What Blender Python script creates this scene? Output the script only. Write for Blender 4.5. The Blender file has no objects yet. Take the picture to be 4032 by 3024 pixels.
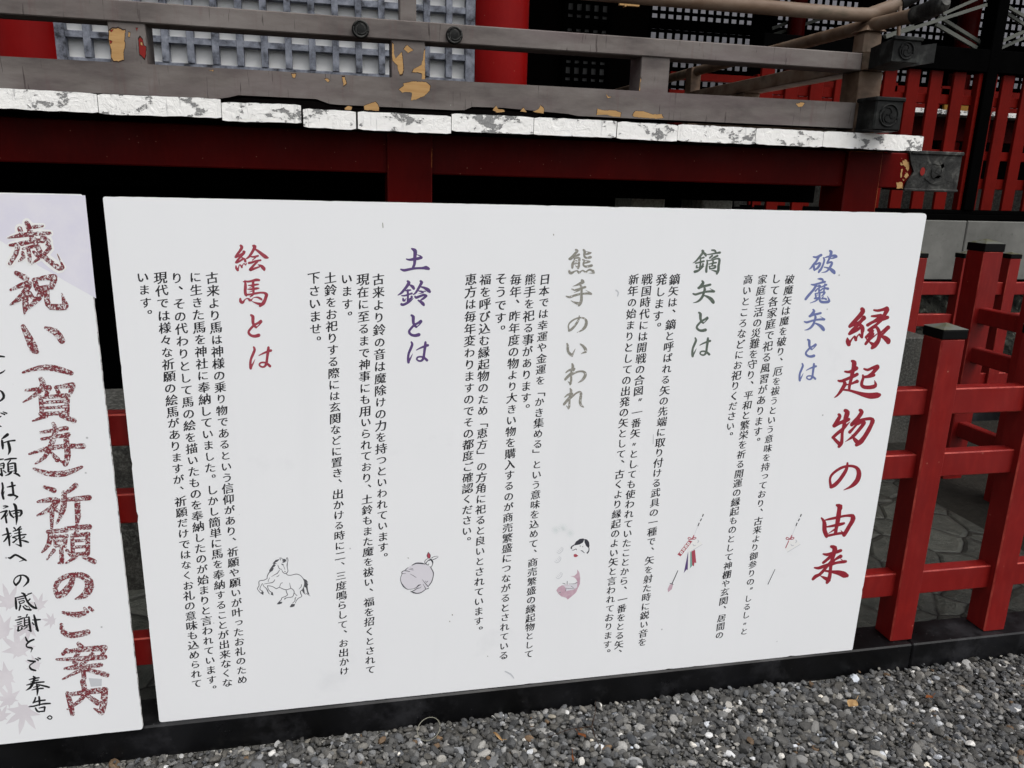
import bpy, bmesh, math, random
import numpy as np
from mathutils import Vector, Matrix, noise as mnoise

scene = bpy.context.scene
col = scene.collection
R_ = math.radians

# ------------------------------------------------------------------ camera
CAM = Vector((0.0, 0.0, 1.30))
FPX, CX, CY = 3100.0, 2016.0, 1512.0            # focal length in photo pixels
ROT = Matrix(((0.9759143527, -0.2162134747, 0.0290329044),     # world -> camera (x right, y down, z forward)
              (-0.0280547461, -0.2563661839, -0.9661725058),
              (0.2163425696, 0.9420871048, -0.2562572526)))
cam_data = bpy.data.cameras.new('camera')
cam = bpy.data.objects.new('camera', cam_data)
col.objects.link(cam)
cam_data.sensor_width = 36.0
cam_data.lens = 36.0 * FPX / 4032.0
cam_data.clip_start = 0.05
cam_data.clip_end = 400.0
rx, ry, rz = ROT[0], -ROT[1], -ROT[2]
cam.matrix_world = Matrix(((rx[0], ry[0], rz[0], CAM.x), (rx[1], ry[1], rz[1], CAM.y),
                           (rx[2], ry[2], rz[2], CAM.z), (0, 0, 0, 1)))
scene.camera = cam

# ------------------------------------------------------------------ light: overcast sky, soft sun from behind right
SUN_EL, SUN_AZ = 60.0, 150.0      # azimuth clockwise from +Y
world = bpy.data.worlds.new('World')
scene.world = world
world.use_nodes = True
nt = world.node_tree
bg = nt.nodes['Background']
sky = nt.nodes.new('ShaderNodeTexSky')
sky.sky_type = 'NISHITA'
sky.sun_disc = False
sky.sun_elevation = R_(SUN_EL)
sky.sun_rotation = R_(SUN_AZ)
sky.dust_density = 4.0
sky.air_density = 1.0
hs = nt.nodes.new('ShaderNodeHueSaturation')      # cloud cover takes most of the blue out of the sky
hs.inputs['Saturation'].default_value = 0.25
nt.links.new(sky.outputs[0], hs.inputs['Color'])
nt.links.new(hs.outputs[0], bg.inputs[0])
bg.inputs[1].default_value = 0.15
sl = bpy.data.lights.new('sun', 'SUN')
sl.energy = 1.0
sl.angle = R_(40)
sl.color = (1.0, 0.98, 0.95)
so = bpy.data.objects.new('sun', sl)
col.objects.link(so)
az, el = R_(SUN_AZ), R_(SUN_EL)
sdir = Vector((math.sin(az) * math.cos(el), math.cos(az) * math.cos(el), math.sin(el)))
so.rotation_euler = (-sdir).to_track_quat('-Z', 'Y').to_euler()
vs = scene.view_settings
vs.view_transform = 'Standard'
vs.look = 'None'
vs.gamma = 1.0
vs.use_curve_mapping = False
vs.exposure = 0.32

# ------------------------------------------------------------------ helpers
rnd = random.Random(7)

def at(px, py, X=None, Y=None, Z=None):
    """A point of the photo (4032 x 3024) carried onto a world plane."""
    d = ROT.transposed() @ Vector((px - CX, py - CY, FPX))
    if X is not None: t = (X - CAM.x) / d.x
    elif Y is not None: t = (Y - CAM.y) / d.y
    else: t = (Z - CAM.z) / d.z
    return CAM + d * t

class MB:
    """Collects faces, builds ONE mesh object."""
    def __init__(s): s.v = []; s.f = []; s.m = []; s.smooth = []
    def add(s, vs_, fs, mi=0, smooth=False, M=None):
        o = len(s.v)
        s.v += [tuple(M @ Vector(p)) if M is not None else tuple(p) for p in vs_]
        s.f += [tuple(i + o for i in f) for f in fs]
        s.m += [mi] * len(fs); s.smooth += [smooth] * len(fs)
    def box(s, x0, x1, y0, y1, z0, z1, bev=0.003, mi=0, M=None, emi=None):
        b = min(bev, 0.45 * min(x1 - x0, y1 - y0, z1 - z0))
        if b <= 0:
            P = [(x, y, z) for x in (x0, x1) for y in (y0, y1) for z in (z0, z1)]
            s.add(P, [(0, 1, 3, 2), (4, 6, 7, 5), (0, 4, 5, 1), (2, 3, 7, 6), (0, 2, 6, 4), (1, 5, 7, 3)], mi, False, M)
            return
        ids = {}; P = []
        for i in (0, 1):
            for j in (0, 1):
                for k in (0, 1):
                    cx, cy, cz = (x0, x1)[i], (y0, y1)[j], (z0, z1)[k]
                    sx, sy, sz = (b, -b)[i], (b, -b)[j], (b, -b)[k]
                    for ax, q in enumerate(((cx, cy + sy, cz + sz), (cx + sx, cy, cz + sz), (cx + sx, cy + sy, cz))):
                        ids[i, j, k, ax] = len(P); P.append(q)
        F = []
        for ax in range(3):
            for sd in (0, 1):
                def key(a, c):
                    t = [0, 0, 0]; t[ax] = sd; t[(ax + 1) % 3] = a; t[(ax + 2) % 3] = c
                    return ids[t[0], t[1], t[2], ax]
                q = [key(0, 0), key(1, 0), key(1, 1), key(0, 1)]
                F.append(q if sd else q[::-1])
        for ax in range(3):
            a1, a2 = (ax + 1) % 3, (ax + 2) % 3
            for p in (0, 1):
                for q in (0, 1):
                    def k2(e, w):
                        t = [0, 0, 0]; t[ax] = e; t[a1] = p; t[a2] = q
                        return ids[t[0], t[1], t[2], w]
                    quad = [k2(0, a1), k2(1, a1), k2(1, a2), k2(0, a2)]
                    F.append(quad if (p == q) else quad[::-1])
        for i in (0, 1):
            for j in (0, 1):
                for k in (0, 1):
                    t = [ids[i, j, k, 0], ids[i, j, k, 1], ids[i, j, k, 2]]
                    F.append(t if (i + j + k) % 2 == 1 else t[::-1])
        s.add(P, F[:6], mi, False, M)
        s.add(P, F[6:], mi if emi is None else emi, False, M)
    def prism(s, poly, y0, y1, mi=0, M=None):
        """poly in (x, z), extruded along y."""
        n = len(poly)
        P = [(x, y0, z) for x, z in poly] + [(x, y1, z) for x, z in poly]
        F = [tuple(range(n)), tuple(range(2 * n - 1, n - 1, -1))]
        F += [(i, i + n, (i + 1) % n + n, (i + 1) % n) for i in range(n)]
        s.add(P, F, mi, False, M)
    def tube(s, pts, rad, n=20, mi=0, caps=True):
        pts = [Vector(p) for p in pts]
        if not isinstance(rad, (list, tuple)): rad = [rad] * len(pts)
        P = []; F = []
        ref = Vector((0, 0, 1))
        for i, p in enumerate(pts):
            t = (pts[min(i + 1, len(pts) - 1)] - pts[max(i - 1, 0)]).normalized()
            r = ref if abs(t.dot(ref)) < 0.95 else Vector((1, 0, 0))
            a = t.cross(r).normalized(); b = a.cross(t).normalized()
            for k in range(n):
                w = 2 * math.pi * k / n
                P.append(p + (a * math.cos(w) + b * math.sin(w)) * rad[i])
        for i in range(len(pts) - 1):
            for k in range(n):
                F.append((i * n + k, i * n + (k + 1) % n, (i + 1) * n + (k + 1) % n, (i + 1) * n + k))
        s.add(P, F, mi, True)
        if caps:
            e = len(pts) - 1
            s.add([P[k] for k in range(n)], [tuple(range(n))[::-1]], mi)
            s.add([P[e * n + k] for k in range(n)], [tuple(range(n))], mi)
    def build(s, name, mats, parent=None, fix=True):
        me = bpy.data.meshes.new(name)
        me.from_pydata(s.v, [], s.f)
        if not isinstance(mats, (list, tuple)): mats = [mats]
        for m in mats: me.materials.append(m)
        me.polygons.foreach_set('material_index', s.m)
        me.polygons.foreach_set('use_smooth', s.smooth)
        if fix:
            bm = bmesh.new(); bm.from_mesh(me)
            bmesh.ops.recalc_face_normals(bm, faces=bm.faces)
            bm.to_mesh(me); bm.free()
        me.update()
        o = bpy.data.objects.new(name, me)
        col.objects.link(o)
        if parent is not None: o.parent = parent
        return o

def empty(name, loc=(0, 0, 0)):
    o = bpy.data.objects.new(name, None)
    o.empty_display_size = 0.1
    o.location = loc
    col.objects.link(o)
    return o

def tag(o, label=None, cat=None, group=None, kind=None):
    if label: o['label'] = label
    if cat: o['category'] = cat
    if group: o['group'] = group
    if kind: o['kind'] = kind
    return o

def under(o, root):
    """Parent o (built in world coordinates) to root (an Empty placed without rotation)."""
    o.parent = root
    o.matrix_parent_inverse = Matrix.Translation(-Vector(root.location))
    return o

# ------------------------------------------------------------------ materials
def srgb(r, g, b):
    f = lambda c: (c / 255 / 12.92) if c / 255 <= 0.04045 else ((c / 255 + 0.055) / 1.055) ** 2.4
    return (f(r), f(g), f(b), 1.0)

class N:
    def __init__(s, name, rough=0.6, spec=0.35, metal=0.0):
        s.m = bpy.data.materials.new(name); s.m.use_nodes = True
        s.t = s.m.node_tree; s.b = s.t.nodes['Principled BSDF']
        s.b.inputs['Roughness'].default_value = rough
        s.b.inputs['Specular IOR Level'].default_value = spec
        s.b.inputs['Metallic'].default_value = metal
        s._co = None
    def new(s, t, **k):
        n = s.t.nodes.new(t)
        for a, v in k.items(): setattr(n, a, v)
        return n
    def link(s, a, b): s.t.links.new(a, b)
    def co(s, scale=(1, 1, 1), rot=(0, 0, 0)):
        tc = s.new('ShaderNodeTexCoord'); mp = s.new('ShaderNodeMapping')
        mp.inputs['Scale'].default_value = scale; mp.inputs['Rotation'].default_value = rot
        s.link(tc.outputs['Object'], mp.inputs[0]); return mp.outputs[0]
    def noise(s, scale, detail=4, rough=0.55, dist=0.0, co=None):
        n = s.new('ShaderNodeTexNoise'); n.inputs['Scale'].default_value = scale
        n.inputs['Detail'].default_value = detail; n.inputs['Roughness'].default_value = rough
        n.inputs['Distortion'].default_value = dist
        s.link(co if co else s.co(), n.inputs['Vector']); return n.outputs['Fac']
    def voro(s, scale, feature='F1', co=None, out='Distance', rand=1.0):
        n = s.new('ShaderNodeTexVoronoi', feature=feature); n.inputs['Scale'].default_value = scale
        n.inputs['Randomness'].default_value = rand
        s.link(co if co else s.co(), n.inputs['Vector']); return n.outputs[out]
    def ramp(s, fac, stops, interp='LINEAR'):
        r = s.new('ShaderNodeValToRGB'); r.color_ramp.interpolation = interp
        e = r.color_ramp.elements
        while len(e) < len(stops): e.new(0.5)
        for i, (p, c) in enumerate(stops):
            e[i].position = p
            e[i].color = c if len(c) == 4 else (*c, 1)
        s.link(fac, r.inputs[0]); return r.outputs[0]
    def step(s, fac, a, b):
        if a > b: return s.ramp(fac, [(b, (1, 1, 1, 1)), (a, (0, 0, 0, 1))])
        return s.ramp(fac, [(a, (0, 0, 0, 1)), (b, (1, 1, 1, 1))])
    def mix(s, fac, a, b, mode='MIX'):
        m = s.new('ShaderNodeMix', data_type='RGBA', blend_type=mode)
        for sock, v in ((m.inputs[0], fac), (m.inputs[6], a), (m.inputs[7], b)):
            if isinstance(v, (int, float)): sock.default_value = v
            elif isinstance(v, tuple): sock.default_value = v if len(v) == 4 else (*v, 1)
            else: s.link(v, sock)
        return m.outputs[2]
    def math(s, op, a, b=0.0):
        m = s.new('ShaderNodeMath', operation=op)
        for sock, v in ((m.inputs[0], a), (m.inputs[1], b)):
            if isinstance(v, (int, float)): sock.default_value = v
            else: s.link(v, sock)
        return m.outputs[0]
    def color(s, c):
        if isinstance(c, tuple): s.b.inputs['Base Color'].default_value = c
        else: s.link(c, s.b.inputs['Base Color'])
        return s
    def rough(s, r): s.link(r, s.b.inputs['Roughness']); return s
    def bump(s, h, strength=0.3, dist=0.004):
        b = s.new('ShaderNodeBump'); b.inputs['Strength'].default_value = strength
        b.inputs['Distance'].default_value = dist
        s.link(h, b.inputs['Height']); s.link(b.outputs[0], s.b.inputs['Normal']); return s

def paint_red(name, base, dark, rough=0.42, chips=0.0, spec=0.3, fine_streak=0.16):
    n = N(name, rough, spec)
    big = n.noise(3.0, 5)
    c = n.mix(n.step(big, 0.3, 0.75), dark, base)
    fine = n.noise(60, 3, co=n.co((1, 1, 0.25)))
    c = n.mix(n.math('MULTIPLY', n.step(fine, 0.45, 0.8), fine_streak), c, srgb(178, 52, 42))  # lighter red streaks from fine noise
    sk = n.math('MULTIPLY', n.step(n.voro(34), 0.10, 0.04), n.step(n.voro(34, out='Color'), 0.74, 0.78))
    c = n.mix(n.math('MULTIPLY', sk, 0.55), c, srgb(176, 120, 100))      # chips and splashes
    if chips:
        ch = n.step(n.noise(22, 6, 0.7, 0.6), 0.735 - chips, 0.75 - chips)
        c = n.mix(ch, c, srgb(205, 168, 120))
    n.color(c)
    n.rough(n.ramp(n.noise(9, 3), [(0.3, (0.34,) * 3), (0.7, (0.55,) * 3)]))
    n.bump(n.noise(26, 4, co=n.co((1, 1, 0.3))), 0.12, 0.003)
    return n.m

M = {}
M['fence_red'] = paint_red('fence_red', srgb(124, 21, 18), srgb(106, 15, 14), spec=0.32)
M['beam_red'] = paint_red('beam_red', srgb(88, 4, 2), srgb(66, 2, 1), 0.6, spec=0.06, fine_streak=0.03)
M['column_red'] = paint_red('column_red', srgb(134, 5, 4), srgb(112, 2, 2), 0.5, spec=0.12, fine_streak=0.03)
M['slat_red'] = paint_red('slat_red', srgb(104, 17, 11), srgb(84, 12, 7), 0.6, spec=0.05, fine_streak=0.04)

n = N('black_paint', 0.36, 0.22)
sp = n.voro(95, co=n.co(), rand=1.0)
rare = n.voro(95, out='Color')
bright = n.math('MULTIPLY', n.step(sp, 0.16, 0.06), n.step(rare, 0.70, 0.78))
c = n.mix(n.step(n.noise(5, 5), 0.35, 0.75), (0.0015, 0.0015, 0.0017, 1), (0.008, 0.0082, 0.0095, 1))
n.color(n.mix(bright, c, srgb(96, 96, 98)))
du = n.step(n.noise(7, 6, 0.7), 0.52, 0.75)                 # dust
n.color(n.mix(n.math('MULTIPLY', du, 0.22), n.mix(bright, c, srgb(96, 96, 98)), srgb(92, 92, 96)))
n.rough(n.ramp(n.noise(12, 4), [(0.3, (0.26,) * 3), (0.7, (0.5,) * 3)]))
n.bump(n.noise(40, 4), 0.12, 0.003)
M['black_paint'] = n.m
n = N('black_wood', 0.9, 0.0)
n.color(n.mix(n.noise(8, 4), (0.001, 0.001, 0.001, 1), (0.0026, 0.0026, 0.0027, 1)))
M['black_wood'] = n.m
n = N('post_cap_metal', 0.5, 0.4)
c = n.mix(n.step(n.noise(14, 5, 0.6), 0.48, 0.62), srgb(88, 90, 84), srgb(74, 73, 48))
n.color(c); n.bump(n.noise(30, 4), 0.2, 0.003)
M['cap_top'] = n.m

# old grey paint of the veranda railing
def rail_paint(name, tint):
    n = N(name, 0.62, 0.3)
    g = n.noise(5, 6, 0.6, co=n.co((0.5, 1, 1.5)))
    c = n.ramp(g, [(0.32, srgb(74, 67, 65)), (0.5, tint), (0.68, srgb(122, 116, 112))])
    st = n.noise(8, 5, 0.7, co=n.co((4.0, 4.0, 0.35)))
    c = n.mix(n.math('MULTIPLY', n.step(st, 0.55, 0.72), 0.4), c, srgb(94, 70, 68))
    ck = n.noise(30, 3, 0.6, 0.4, co=n.co((2.6, 2.6, 0.16)))        # short vertical cracks in the paint
    crack = n.math('MULTIPLY', n.step(ck, 0.64, 0.67), n.step(n.noise(7, 3), 0.42, 0.55))
    c = n.mix(n.math('MULTIPLY', crack, 0.75), c, srgb(46, 36, 34))
    pp = n.step(n.noise(3.2, 5, 0.6, co=n.co((0.5, 1, 2.0))), 0.5, 0.68)
    c = n.mix(n.math('MULTIPLY', pp, 0.5), c, srgb(92, 78, 80))
    fk = n.step(n.noise(26, 6, 0.7, 0.5, co=n.co((0.6, 1, 1.3))), 0.705, 0.72)
    c = n.mix(fk, c, srgb(120, 88, 62))
    n.color(c)
    n.bump(n.noise(18, 6, 0.65, co=n.co((0.6, 1, 1.6))), 0.35, 0.004)
    return n.m
M['rail_grey'] = rail_paint('rail_grey', srgb(104, 97, 93))
n = N('rail_brown', 0.6, 0.3)
g = n.noise(7, 6, 0.6, co=n.co((0.5, 1, 1.2)))
n.color(n.ramp(g, [(0.30, srgb(62, 50, 40)), (0.44, srgb(100, 80, 64)), (0.58, srgb(116, 99, 84)), (0.72, srgb(78, 70, 56))]))
n.bump(n.noise(16, 6, 0.6), 0.3, 0.004)
M['rail_brown'] = n.m
n = N('bare_wood', 0.8, 0.15)
g = n.noise(14, 5, 0.6, co=n.co((0.6, 1, 6)))
n.color(n.ramp(g, [(0.3, srgb(166, 128, 82)), (0.6, srgb(182, 146, 98)), (0.8, srgb(150, 110, 66))]))
n.bump(g, 0.3, 0.002)
M['bare_wood'] = n.m
n = N('red_undercoat', 0.6, 0.3); n.color(srgb(126, 18, 10)); M['undercoat'] = n.m
n = N('dark_bronze', 0.6, 0.2)
n.color(n.ramp(n.noise(16, 5, 0.6), [(0.34, (0.002, 0.0022, 0.002)), (0.52, (0.009, 0.0095, 0.009)), (0.68, (0.034, 0.036, 0.033))]))
n.bump(n.noise(30, 5, 0.6, 0.6), 0.5, 0.004)
M['bronze_dark'] = n.m
n = N('grey_bronze', 0.55, 0.25)
n.color(n.ramp(n.noise(13, 6, 0.65, 0.8), [(0.36, srgb(20, 20, 19)), (0.52, srgb(46, 46, 44)), (0.7, srgb(96, 96, 91))]))
n.bump(n.noise(24, 6, 0.6, 1.2), 0.7, 0.006)
M['bronze_grey'] = n.m

# flaking white ends of the floor boards
n = N('flaking_white', 0.6, 0.25)
gate = n.step(n.noise(5.5, 3, 0.5, co=n.co((1.0, 1, 0.7))), 0.40, 0.66)
fl = n.noise(21, 9, 0.70, 0.25, co=n.co((1.0, 1, 1.5)))
fsum = n.math('ADD', fl, n.math('MULTIPLY', gate, 0.15))
fm = n.step(fsum, 0.634, 0.646)
grain = n.noise(46, 4, 0.6, co=n.co((1.4, 1, 0.10), (0, 0.22, 0)))
lm = n.math('MULTIPLY', n.step(grain, 0.60, 0.66), n.step(n.noise(6, 3), 0.46, 0.6))
c = n.mix(n.noise(20, 3), srgb(252, 251, 248), srgb(240, 239, 234))
edge = n.math('MULTIPLY', n.step(fsum, 0.60, 0.650), 0.18)
c = n.mix(edge, c, srgb(190, 190, 188))
c = n.mix(n.math('MULTIPLY', lm, 0.45), c, srgb(150, 150, 150))
wood = n.mix(n.noise(50, 3, co=n.co((3, 1, 0.4))), srgb(112, 112, 112), srgb(164, 164, 162))
c = n.mix(fm, c, wood)
n.color(c)
h = n.math('SUBTRACT', n.math('ADD', n.math('MULTIPLY', n.noise(26, 7, 0.7, 1.0), 0.8), n.math('MULTIPLY', edge, 0.6)), n.math('MULTIPLY', fm, 0.9))
n.bump(h, 0.9, 0.008)
M['flaking_white'] = n.m

# sign panel
n = N('sign_white', 0.48, 0.35)
lines = n.noise(3.0, 2, co=n.co((1.2, 260, 1)))
c = n.mix(n.math('MULTIPLY', lines, 0.5), srgb(236, 237, 238), srgb(227, 228, 230))
sm = n.step(n.noise(4.2, 6, 0.62), 0.62, 0.78)
c = n.mix(n.math('MULTIPLY', sm, 0.2), c, srgb(184, 186, 190))
strk = n.step(n.noise(9, 5, 0.65, co=n.co((1.0, 1, 0.08))), 0.56, 0.78)      # faint rain streaks
c = n.mix(n.math('MULTIPLY', strk, 0.05), c, srgb(176, 178, 182))
dots = n.math('MULTIPLY', n.step(n.voro(16), 0.045, 0.02), n.step(n.voro(16, out='Color'), 0.6, 0.62))
c = n.mix(n.math('MULTIPLY', dots, 0.6), c, srgb(120, 120, 120))
n.color(c)
n.bump(lines, 0.05, 0.001)
M['sign_white'] = n.m
n = N('sign_edge', 0.6, 0.3)
n.color(n.mix(n.step(n.noise(30, 5, 0.6), 0.5, 0.6), srgb(228, 228, 226), srgb(120, 118, 116)))
M['sign_edge'] = n.m

def ink(name, c, worn=0.0, c2=None, wscale=120):
    n = N(name, 0.5, 0.3)
    cc = c
    if c2: cc = n.mix(n.step(n.noise(wscale, 5, 0.65), 0.42, 0.6), c, c2)
    if worn:
        w = n.step(n.noise(wscale, 6, 0.72, 0.4), 0.62 - worn, 0.64 - worn)
        cc = n.mix(w, cc, srgb(224, 222, 222))
    n.color(cc)
    return n.m
M['ink_title'] = ink('ink_title', srgb(148, 42, 54), 0, srgb(136, 34, 48))
M['ink_blue'] = ink('ink_blue', srgb(108, 118, 165))
M['ink_green'] = ink('ink_green', srgb(84, 95, 87), 0, srgb(106, 114, 104), 200)
M['ink_grey'] = ink('ink_grey', srgb(135, 133, 124), 0.03, srgb(152, 150, 142), 190)
M['ink_purple'] = ink('ink_purple', srgb(86, 70, 116), 0, srgb(96, 70, 122))
M['ink_crimson'] = ink('ink_crimson', srgb(150, 56, 70), 0.0, srgb(160, 70, 82))
M['ink_body'] = ink('ink_body', srgb(36, 36, 40))
M['ink_black'] = ink('ink_black', srgb(22, 22, 24))
M['ink_worn'] = ink('ink_worn', srgb(122, 46, 54), 0.09, srgb(100, 60, 62), 270)
M['ink_line'] = ink('ink_line', srgb(84, 84, 88))
M['ink_dark'] = ink('ink_dark', srgb(60, 60, 68))
M['ink_pale'] = ink('ink_pale', srgb(196, 198, 202))
M['ink_lilac'] = ink('ink_lilac', srgb(216, 213, 219))
M['ink_pink'] = ink('ink_pink', srgb(190, 156, 170), 0, srgb(202, 176, 186), 60)
M['ink_rose'] = ink('ink_rose', srgb(168, 74, 88))
M['ink_teal'] = ink('ink_teal', srgb(122, 168, 158))
M['ink_white'] = ink('ink_white', srgb(234, 234, 232))
M['ink_lavender'] = ink('ink_lavender', srgb(218, 216, 228), 0, srgb(224, 222, 230), 10)
M['ink_maple'] = ink('ink_maple', srgb(214, 209, 213), 0, srgb(222, 218, 221), 14)

n = N('granite', 0.8, 0.2)
c = n.ramp(n.noise(90, 4, 0.7), [(0.3, srgb(28, 28, 27)), (0.5, srgb(56, 56, 53)), (0.72, srgb(98, 98, 94))])
c = n.mix(n.math('MULTIPLY', n.step(n.noise(4, 5), 0.4, 0.7), 0.5), c, srgb(84, 82, 76))
n.color(c); n.bump(n.noise(70, 5, 0.7), 0.5, 0.005)
M['granite'] = n.m
n = N('podium_stone', 0.75, 0.25)
c = n.ramp(n.noise(2.6, 6, 0.6), [(0.3, srgb(84, 84, 80)), (0.55, srgb(106, 106, 102)), (0.75, srgb(126, 126, 121))])
c = n.mix(n.math('MULTIPLY', n.step(n.noise(24, 5, 0.65), 0.6, 0.72), 0.5), c, srgb(60, 60, 58))
n.color(c); n.bump(n.noise(40, 5), 0.2, 0.004)
M['podium_stone'] = n.m
n = N('rubble_stone', 0.9, 0.15)
v = n.voro(7, 'DISTANCE_TO_EDGE')
c = n.ramp(n.noise(11, 6, 0.65), [(0.36, srgb(12, 12, 10)), (0.55, srgb(44, 45, 40)), (0.7, srgb(104, 106, 98))])
n.color(n.mix(n.step(v, 0.08, 0.02), c, srgb(26, 26, 23)))
n.bump(n.math('ADD', v, n.noise(20, 5)), 0.9, 0.03)
M['rubble'] = n.m
n = N('flagstone', 0.6, 0.35)
wv = n.new('ShaderNodeVectorMath', operation='ADD')
nz = n.new('ShaderNodeTexNoise'); nz.inputs['Scale'].default_value = 5.0
sc_ = n.new('ShaderNodeVectorMath', operation='SCALE'); sc_.inputs['Scale'].default_value = 0.045
n.link(n.co(), nz.inputs['Vector']); n.link(nz.outputs['Color'], sc_.inputs[0])
n.link(n.co((1.0, 0.8, 1.0)), wv.inputs[0]); n.link(sc_.outputs[0], wv.inputs[1])
e = n.voro(6.2, 'DISTANCE_TO_EDGE', co=wv.outputs[0])
cell = n.voro(6.2, 'F1', co=wv.outputs[0], out='Color')
c = n.mix(n.math('MULTIPLY', cell, 1.0), srgb(36, 38, 34), srgb(70, 72, 66))
c = n.mix(n.math('MULTIPLY', n.step(n.noise(22, 6, 0.65), 0.4, 0.75), 0.6), c, srgb(82, 82, 75))
c = n.mix(n.math('MULTIPLY', n.step(e, 0.03, 0.006), n.step(n.noise(9, 3), 0.3, 0.5)), c, srgb(20, 19, 16))
moss = n.step(n.noise(4, 6, 0.7), 0.55, 0.72)
c = n.mix(n.math('MULTIPLY', moss, 0.5), c, srgb(40, 38, 28))
n.color(c)
n.bump(n.math('ADD', n.math('MULTIPLY', n.step(e, 0.0, 0.09), 1.0), n.math('MULTIPLY', n.noise(14, 8, 0.7), 1.3)), 0.9, 0.016)
M['flagstone'] = n.m
n = N('ground_dark', 0.95, 0.1)
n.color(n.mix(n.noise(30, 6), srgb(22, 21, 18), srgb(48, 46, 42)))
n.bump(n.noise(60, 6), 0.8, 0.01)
M['ground_dark'] = n.m
n = N('gravel_ground', 0.9, 0.15)
cc = n.voro(75, out='Color'); ee = n.voro(75, 'DISTANCE_TO_EDGE')
c = n.ramp(cc, [(0.1, srgb(60, 60, 58)), (0.6, srgb(112, 111, 106)), (0.95, srgb(176, 176, 172))])
n.color(n.mix(n.step(ee, 0.12, 0.03), c, srgb(30, 30, 28))); n.bump(ee, 1.0, 0.01)
M['gravel_ground'] = n.m
n = N('pebble', 0.68, 0.3)
a = n.new('ShaderNodeAttribute'); a.attribute_name = 'tint'
g = n.noise(260, 5, 0.65)
c = n.mix(n.math('MULTIPLY', n.step(g, 0.35, 0.7), 0.45), a.outputs['Color'], srgb(150, 150, 146), 'OVERLAY')
n.color(c); n.bump(n.noise(320, 4), 0.35, 0.002)
M['pebble'] = n.m
n = N('lattice_grey', 0.6, 0.3)
g = n.noise(16, 6, 0.65)
n.color(n.ramp(g, [(0.34, srgb(40, 41, 46)), (0.48, srgb(104, 108, 118)), (0.7, srgb(148, 152, 162))]))
n.bump(g, 0.2, 0.002)
M['lattice_grey'] = n.m
n = N('paper_white', 0.85, 0.1); n.color(n.mix(n.noise(2, 3), srgb(250, 250, 247), srgb(240, 240, 238)))
M['paper_white'] = n.m
n = N('pale_plaster', 0.9, 0.1); n.color(n.mix(n.noise(1.2, 3), srgb(150, 150, 156), srgb(132, 132, 139)))
M['pale_plaster'] = n.m
n = N('brace_grey', 0.6, 0.3); n.color(n.mix(n.noise(9, 4), srgb(100, 102, 95), srgb(76, 78, 73)))
M['brace_grey'] = n.m
n = N('gold_fitting', 0.4, 0.5, 0.6); n.color(srgb(140, 100, 34)); M['gold'] = n.m
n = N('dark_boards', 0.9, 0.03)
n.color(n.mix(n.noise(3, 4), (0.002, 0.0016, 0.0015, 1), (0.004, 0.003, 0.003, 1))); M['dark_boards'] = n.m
n = N('roof_bark', 0.9, 0.1); n.color(n.mix(n.noise(6, 5), srgb(62, 50, 42), srgb(40, 33, 29))); M['roof_bark'] = n.m
n = N('dry_leaf', 0.7, 0.2)
n.color(n.ramp(n.noise(60, 4), [(0.3, srgb(112, 84, 54)), (0.6, srgb(166, 136, 94)), (0.8, srgb(180, 152, 112))])); M['dry_leaf'] = n.m
n = N('rust_leaf', 0.8, 0.15); n.color(n.mix(n.noise(80, 3), srgb(120, 70, 36), srgb(90, 52, 30))); M['rust_leaf'] = n.m
n = N('wire_grey', 0.45, 0.4); n.color(srgb(112, 110, 98)); M['wire'] = n.m
n = N('twig_bark', 0.9, 0.1); n.color(srgb(52, 40, 34)); M['twig'] = n.m


n = N('worn_edge', 0.5, 0.3)
n.color(n.mix(n.step(n.noise(14, 6, 0.7, co=n.co((1, 1, 0.5))), 0.42, 0.62), srgb(128, 24, 20), srgb(176, 72, 60))); M['worn_edge'] = n.m
n = N('worn_beam_edge', 0.6, 0.2)
n.color(n.mix(n.step(n.noise(7, 6, 0.7, co=n.co((1, 1, 0.5))), 0.5, 0.6), srgb(90, 6, 3), srgb(176, 104, 56))); M['worn_beam_edge'] = n.m
n = N('granite_lightened', 0.85, 0.1)
n.color(n.ramp(n.noise(60, 4, 0.7), [(0.3, srgb(112, 114, 106)), (0.5, srgb(160, 162, 152)), (0.72, srgb(190, 192, 184))])); M['lightened_granite'] = n.m  # granite copy lightened in colour to offset the deep shade under the veranda
n = N('peel_shadow', 0.8, 0.1); n.color(srgb(52, 38, 32)); M['peel_shadow'] = n.m  # shadow line painted round the peeled patches
n = N('shade_grey_paper', 0.9, 0.05); n.color(srgb(96, 96, 96)); M['shade_grey_paper'] = n.m  # grey that paints in the deeper shade behind the left lattice
n = N('cap_black', 0.5, 0.12); n.color((0.0018, 0.0018, 0.002, 1)); M['cap_black'] = n.m

# ------------------------------------------------------------------ 2D brush ribbons
def catmull(P, step):
    """P: list of (x, y, w) -> densely sampled list."""
    if len(P) == 1: return P
    out = []
    n_ = len(P)
    for i in range(n_ - 1):
        p0 = P[max(i - 1, 0)]; p1 = P[i]; p2 = P[i + 1]; p3 = P[min(i + 2, n_ - 1)]
        d = math.hypot(p2[0] - p1[0], p2[1] - p1[1])
        k = max(2, min(10, int(d / step)))
        for j in range(k):
            t = j / k
            q = []
            for a in range(3):
                q.append(0.5 * (2 * p1[a] + (p2[a] - p0[a]) * t + (2 * p0[a] - 5 * p1[a] + 4 * p2[a] - p3[a]) * t * t
                                + (3 * p1[a] - p0[a] - 3 * p2[a] + p3[a]) * t ** 3))
            q[2] = max(q[2], 0.25 * min(p1[2], p2[2]))
            out.append(tuple(q))
    out.append(P[-1])
    return out

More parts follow.
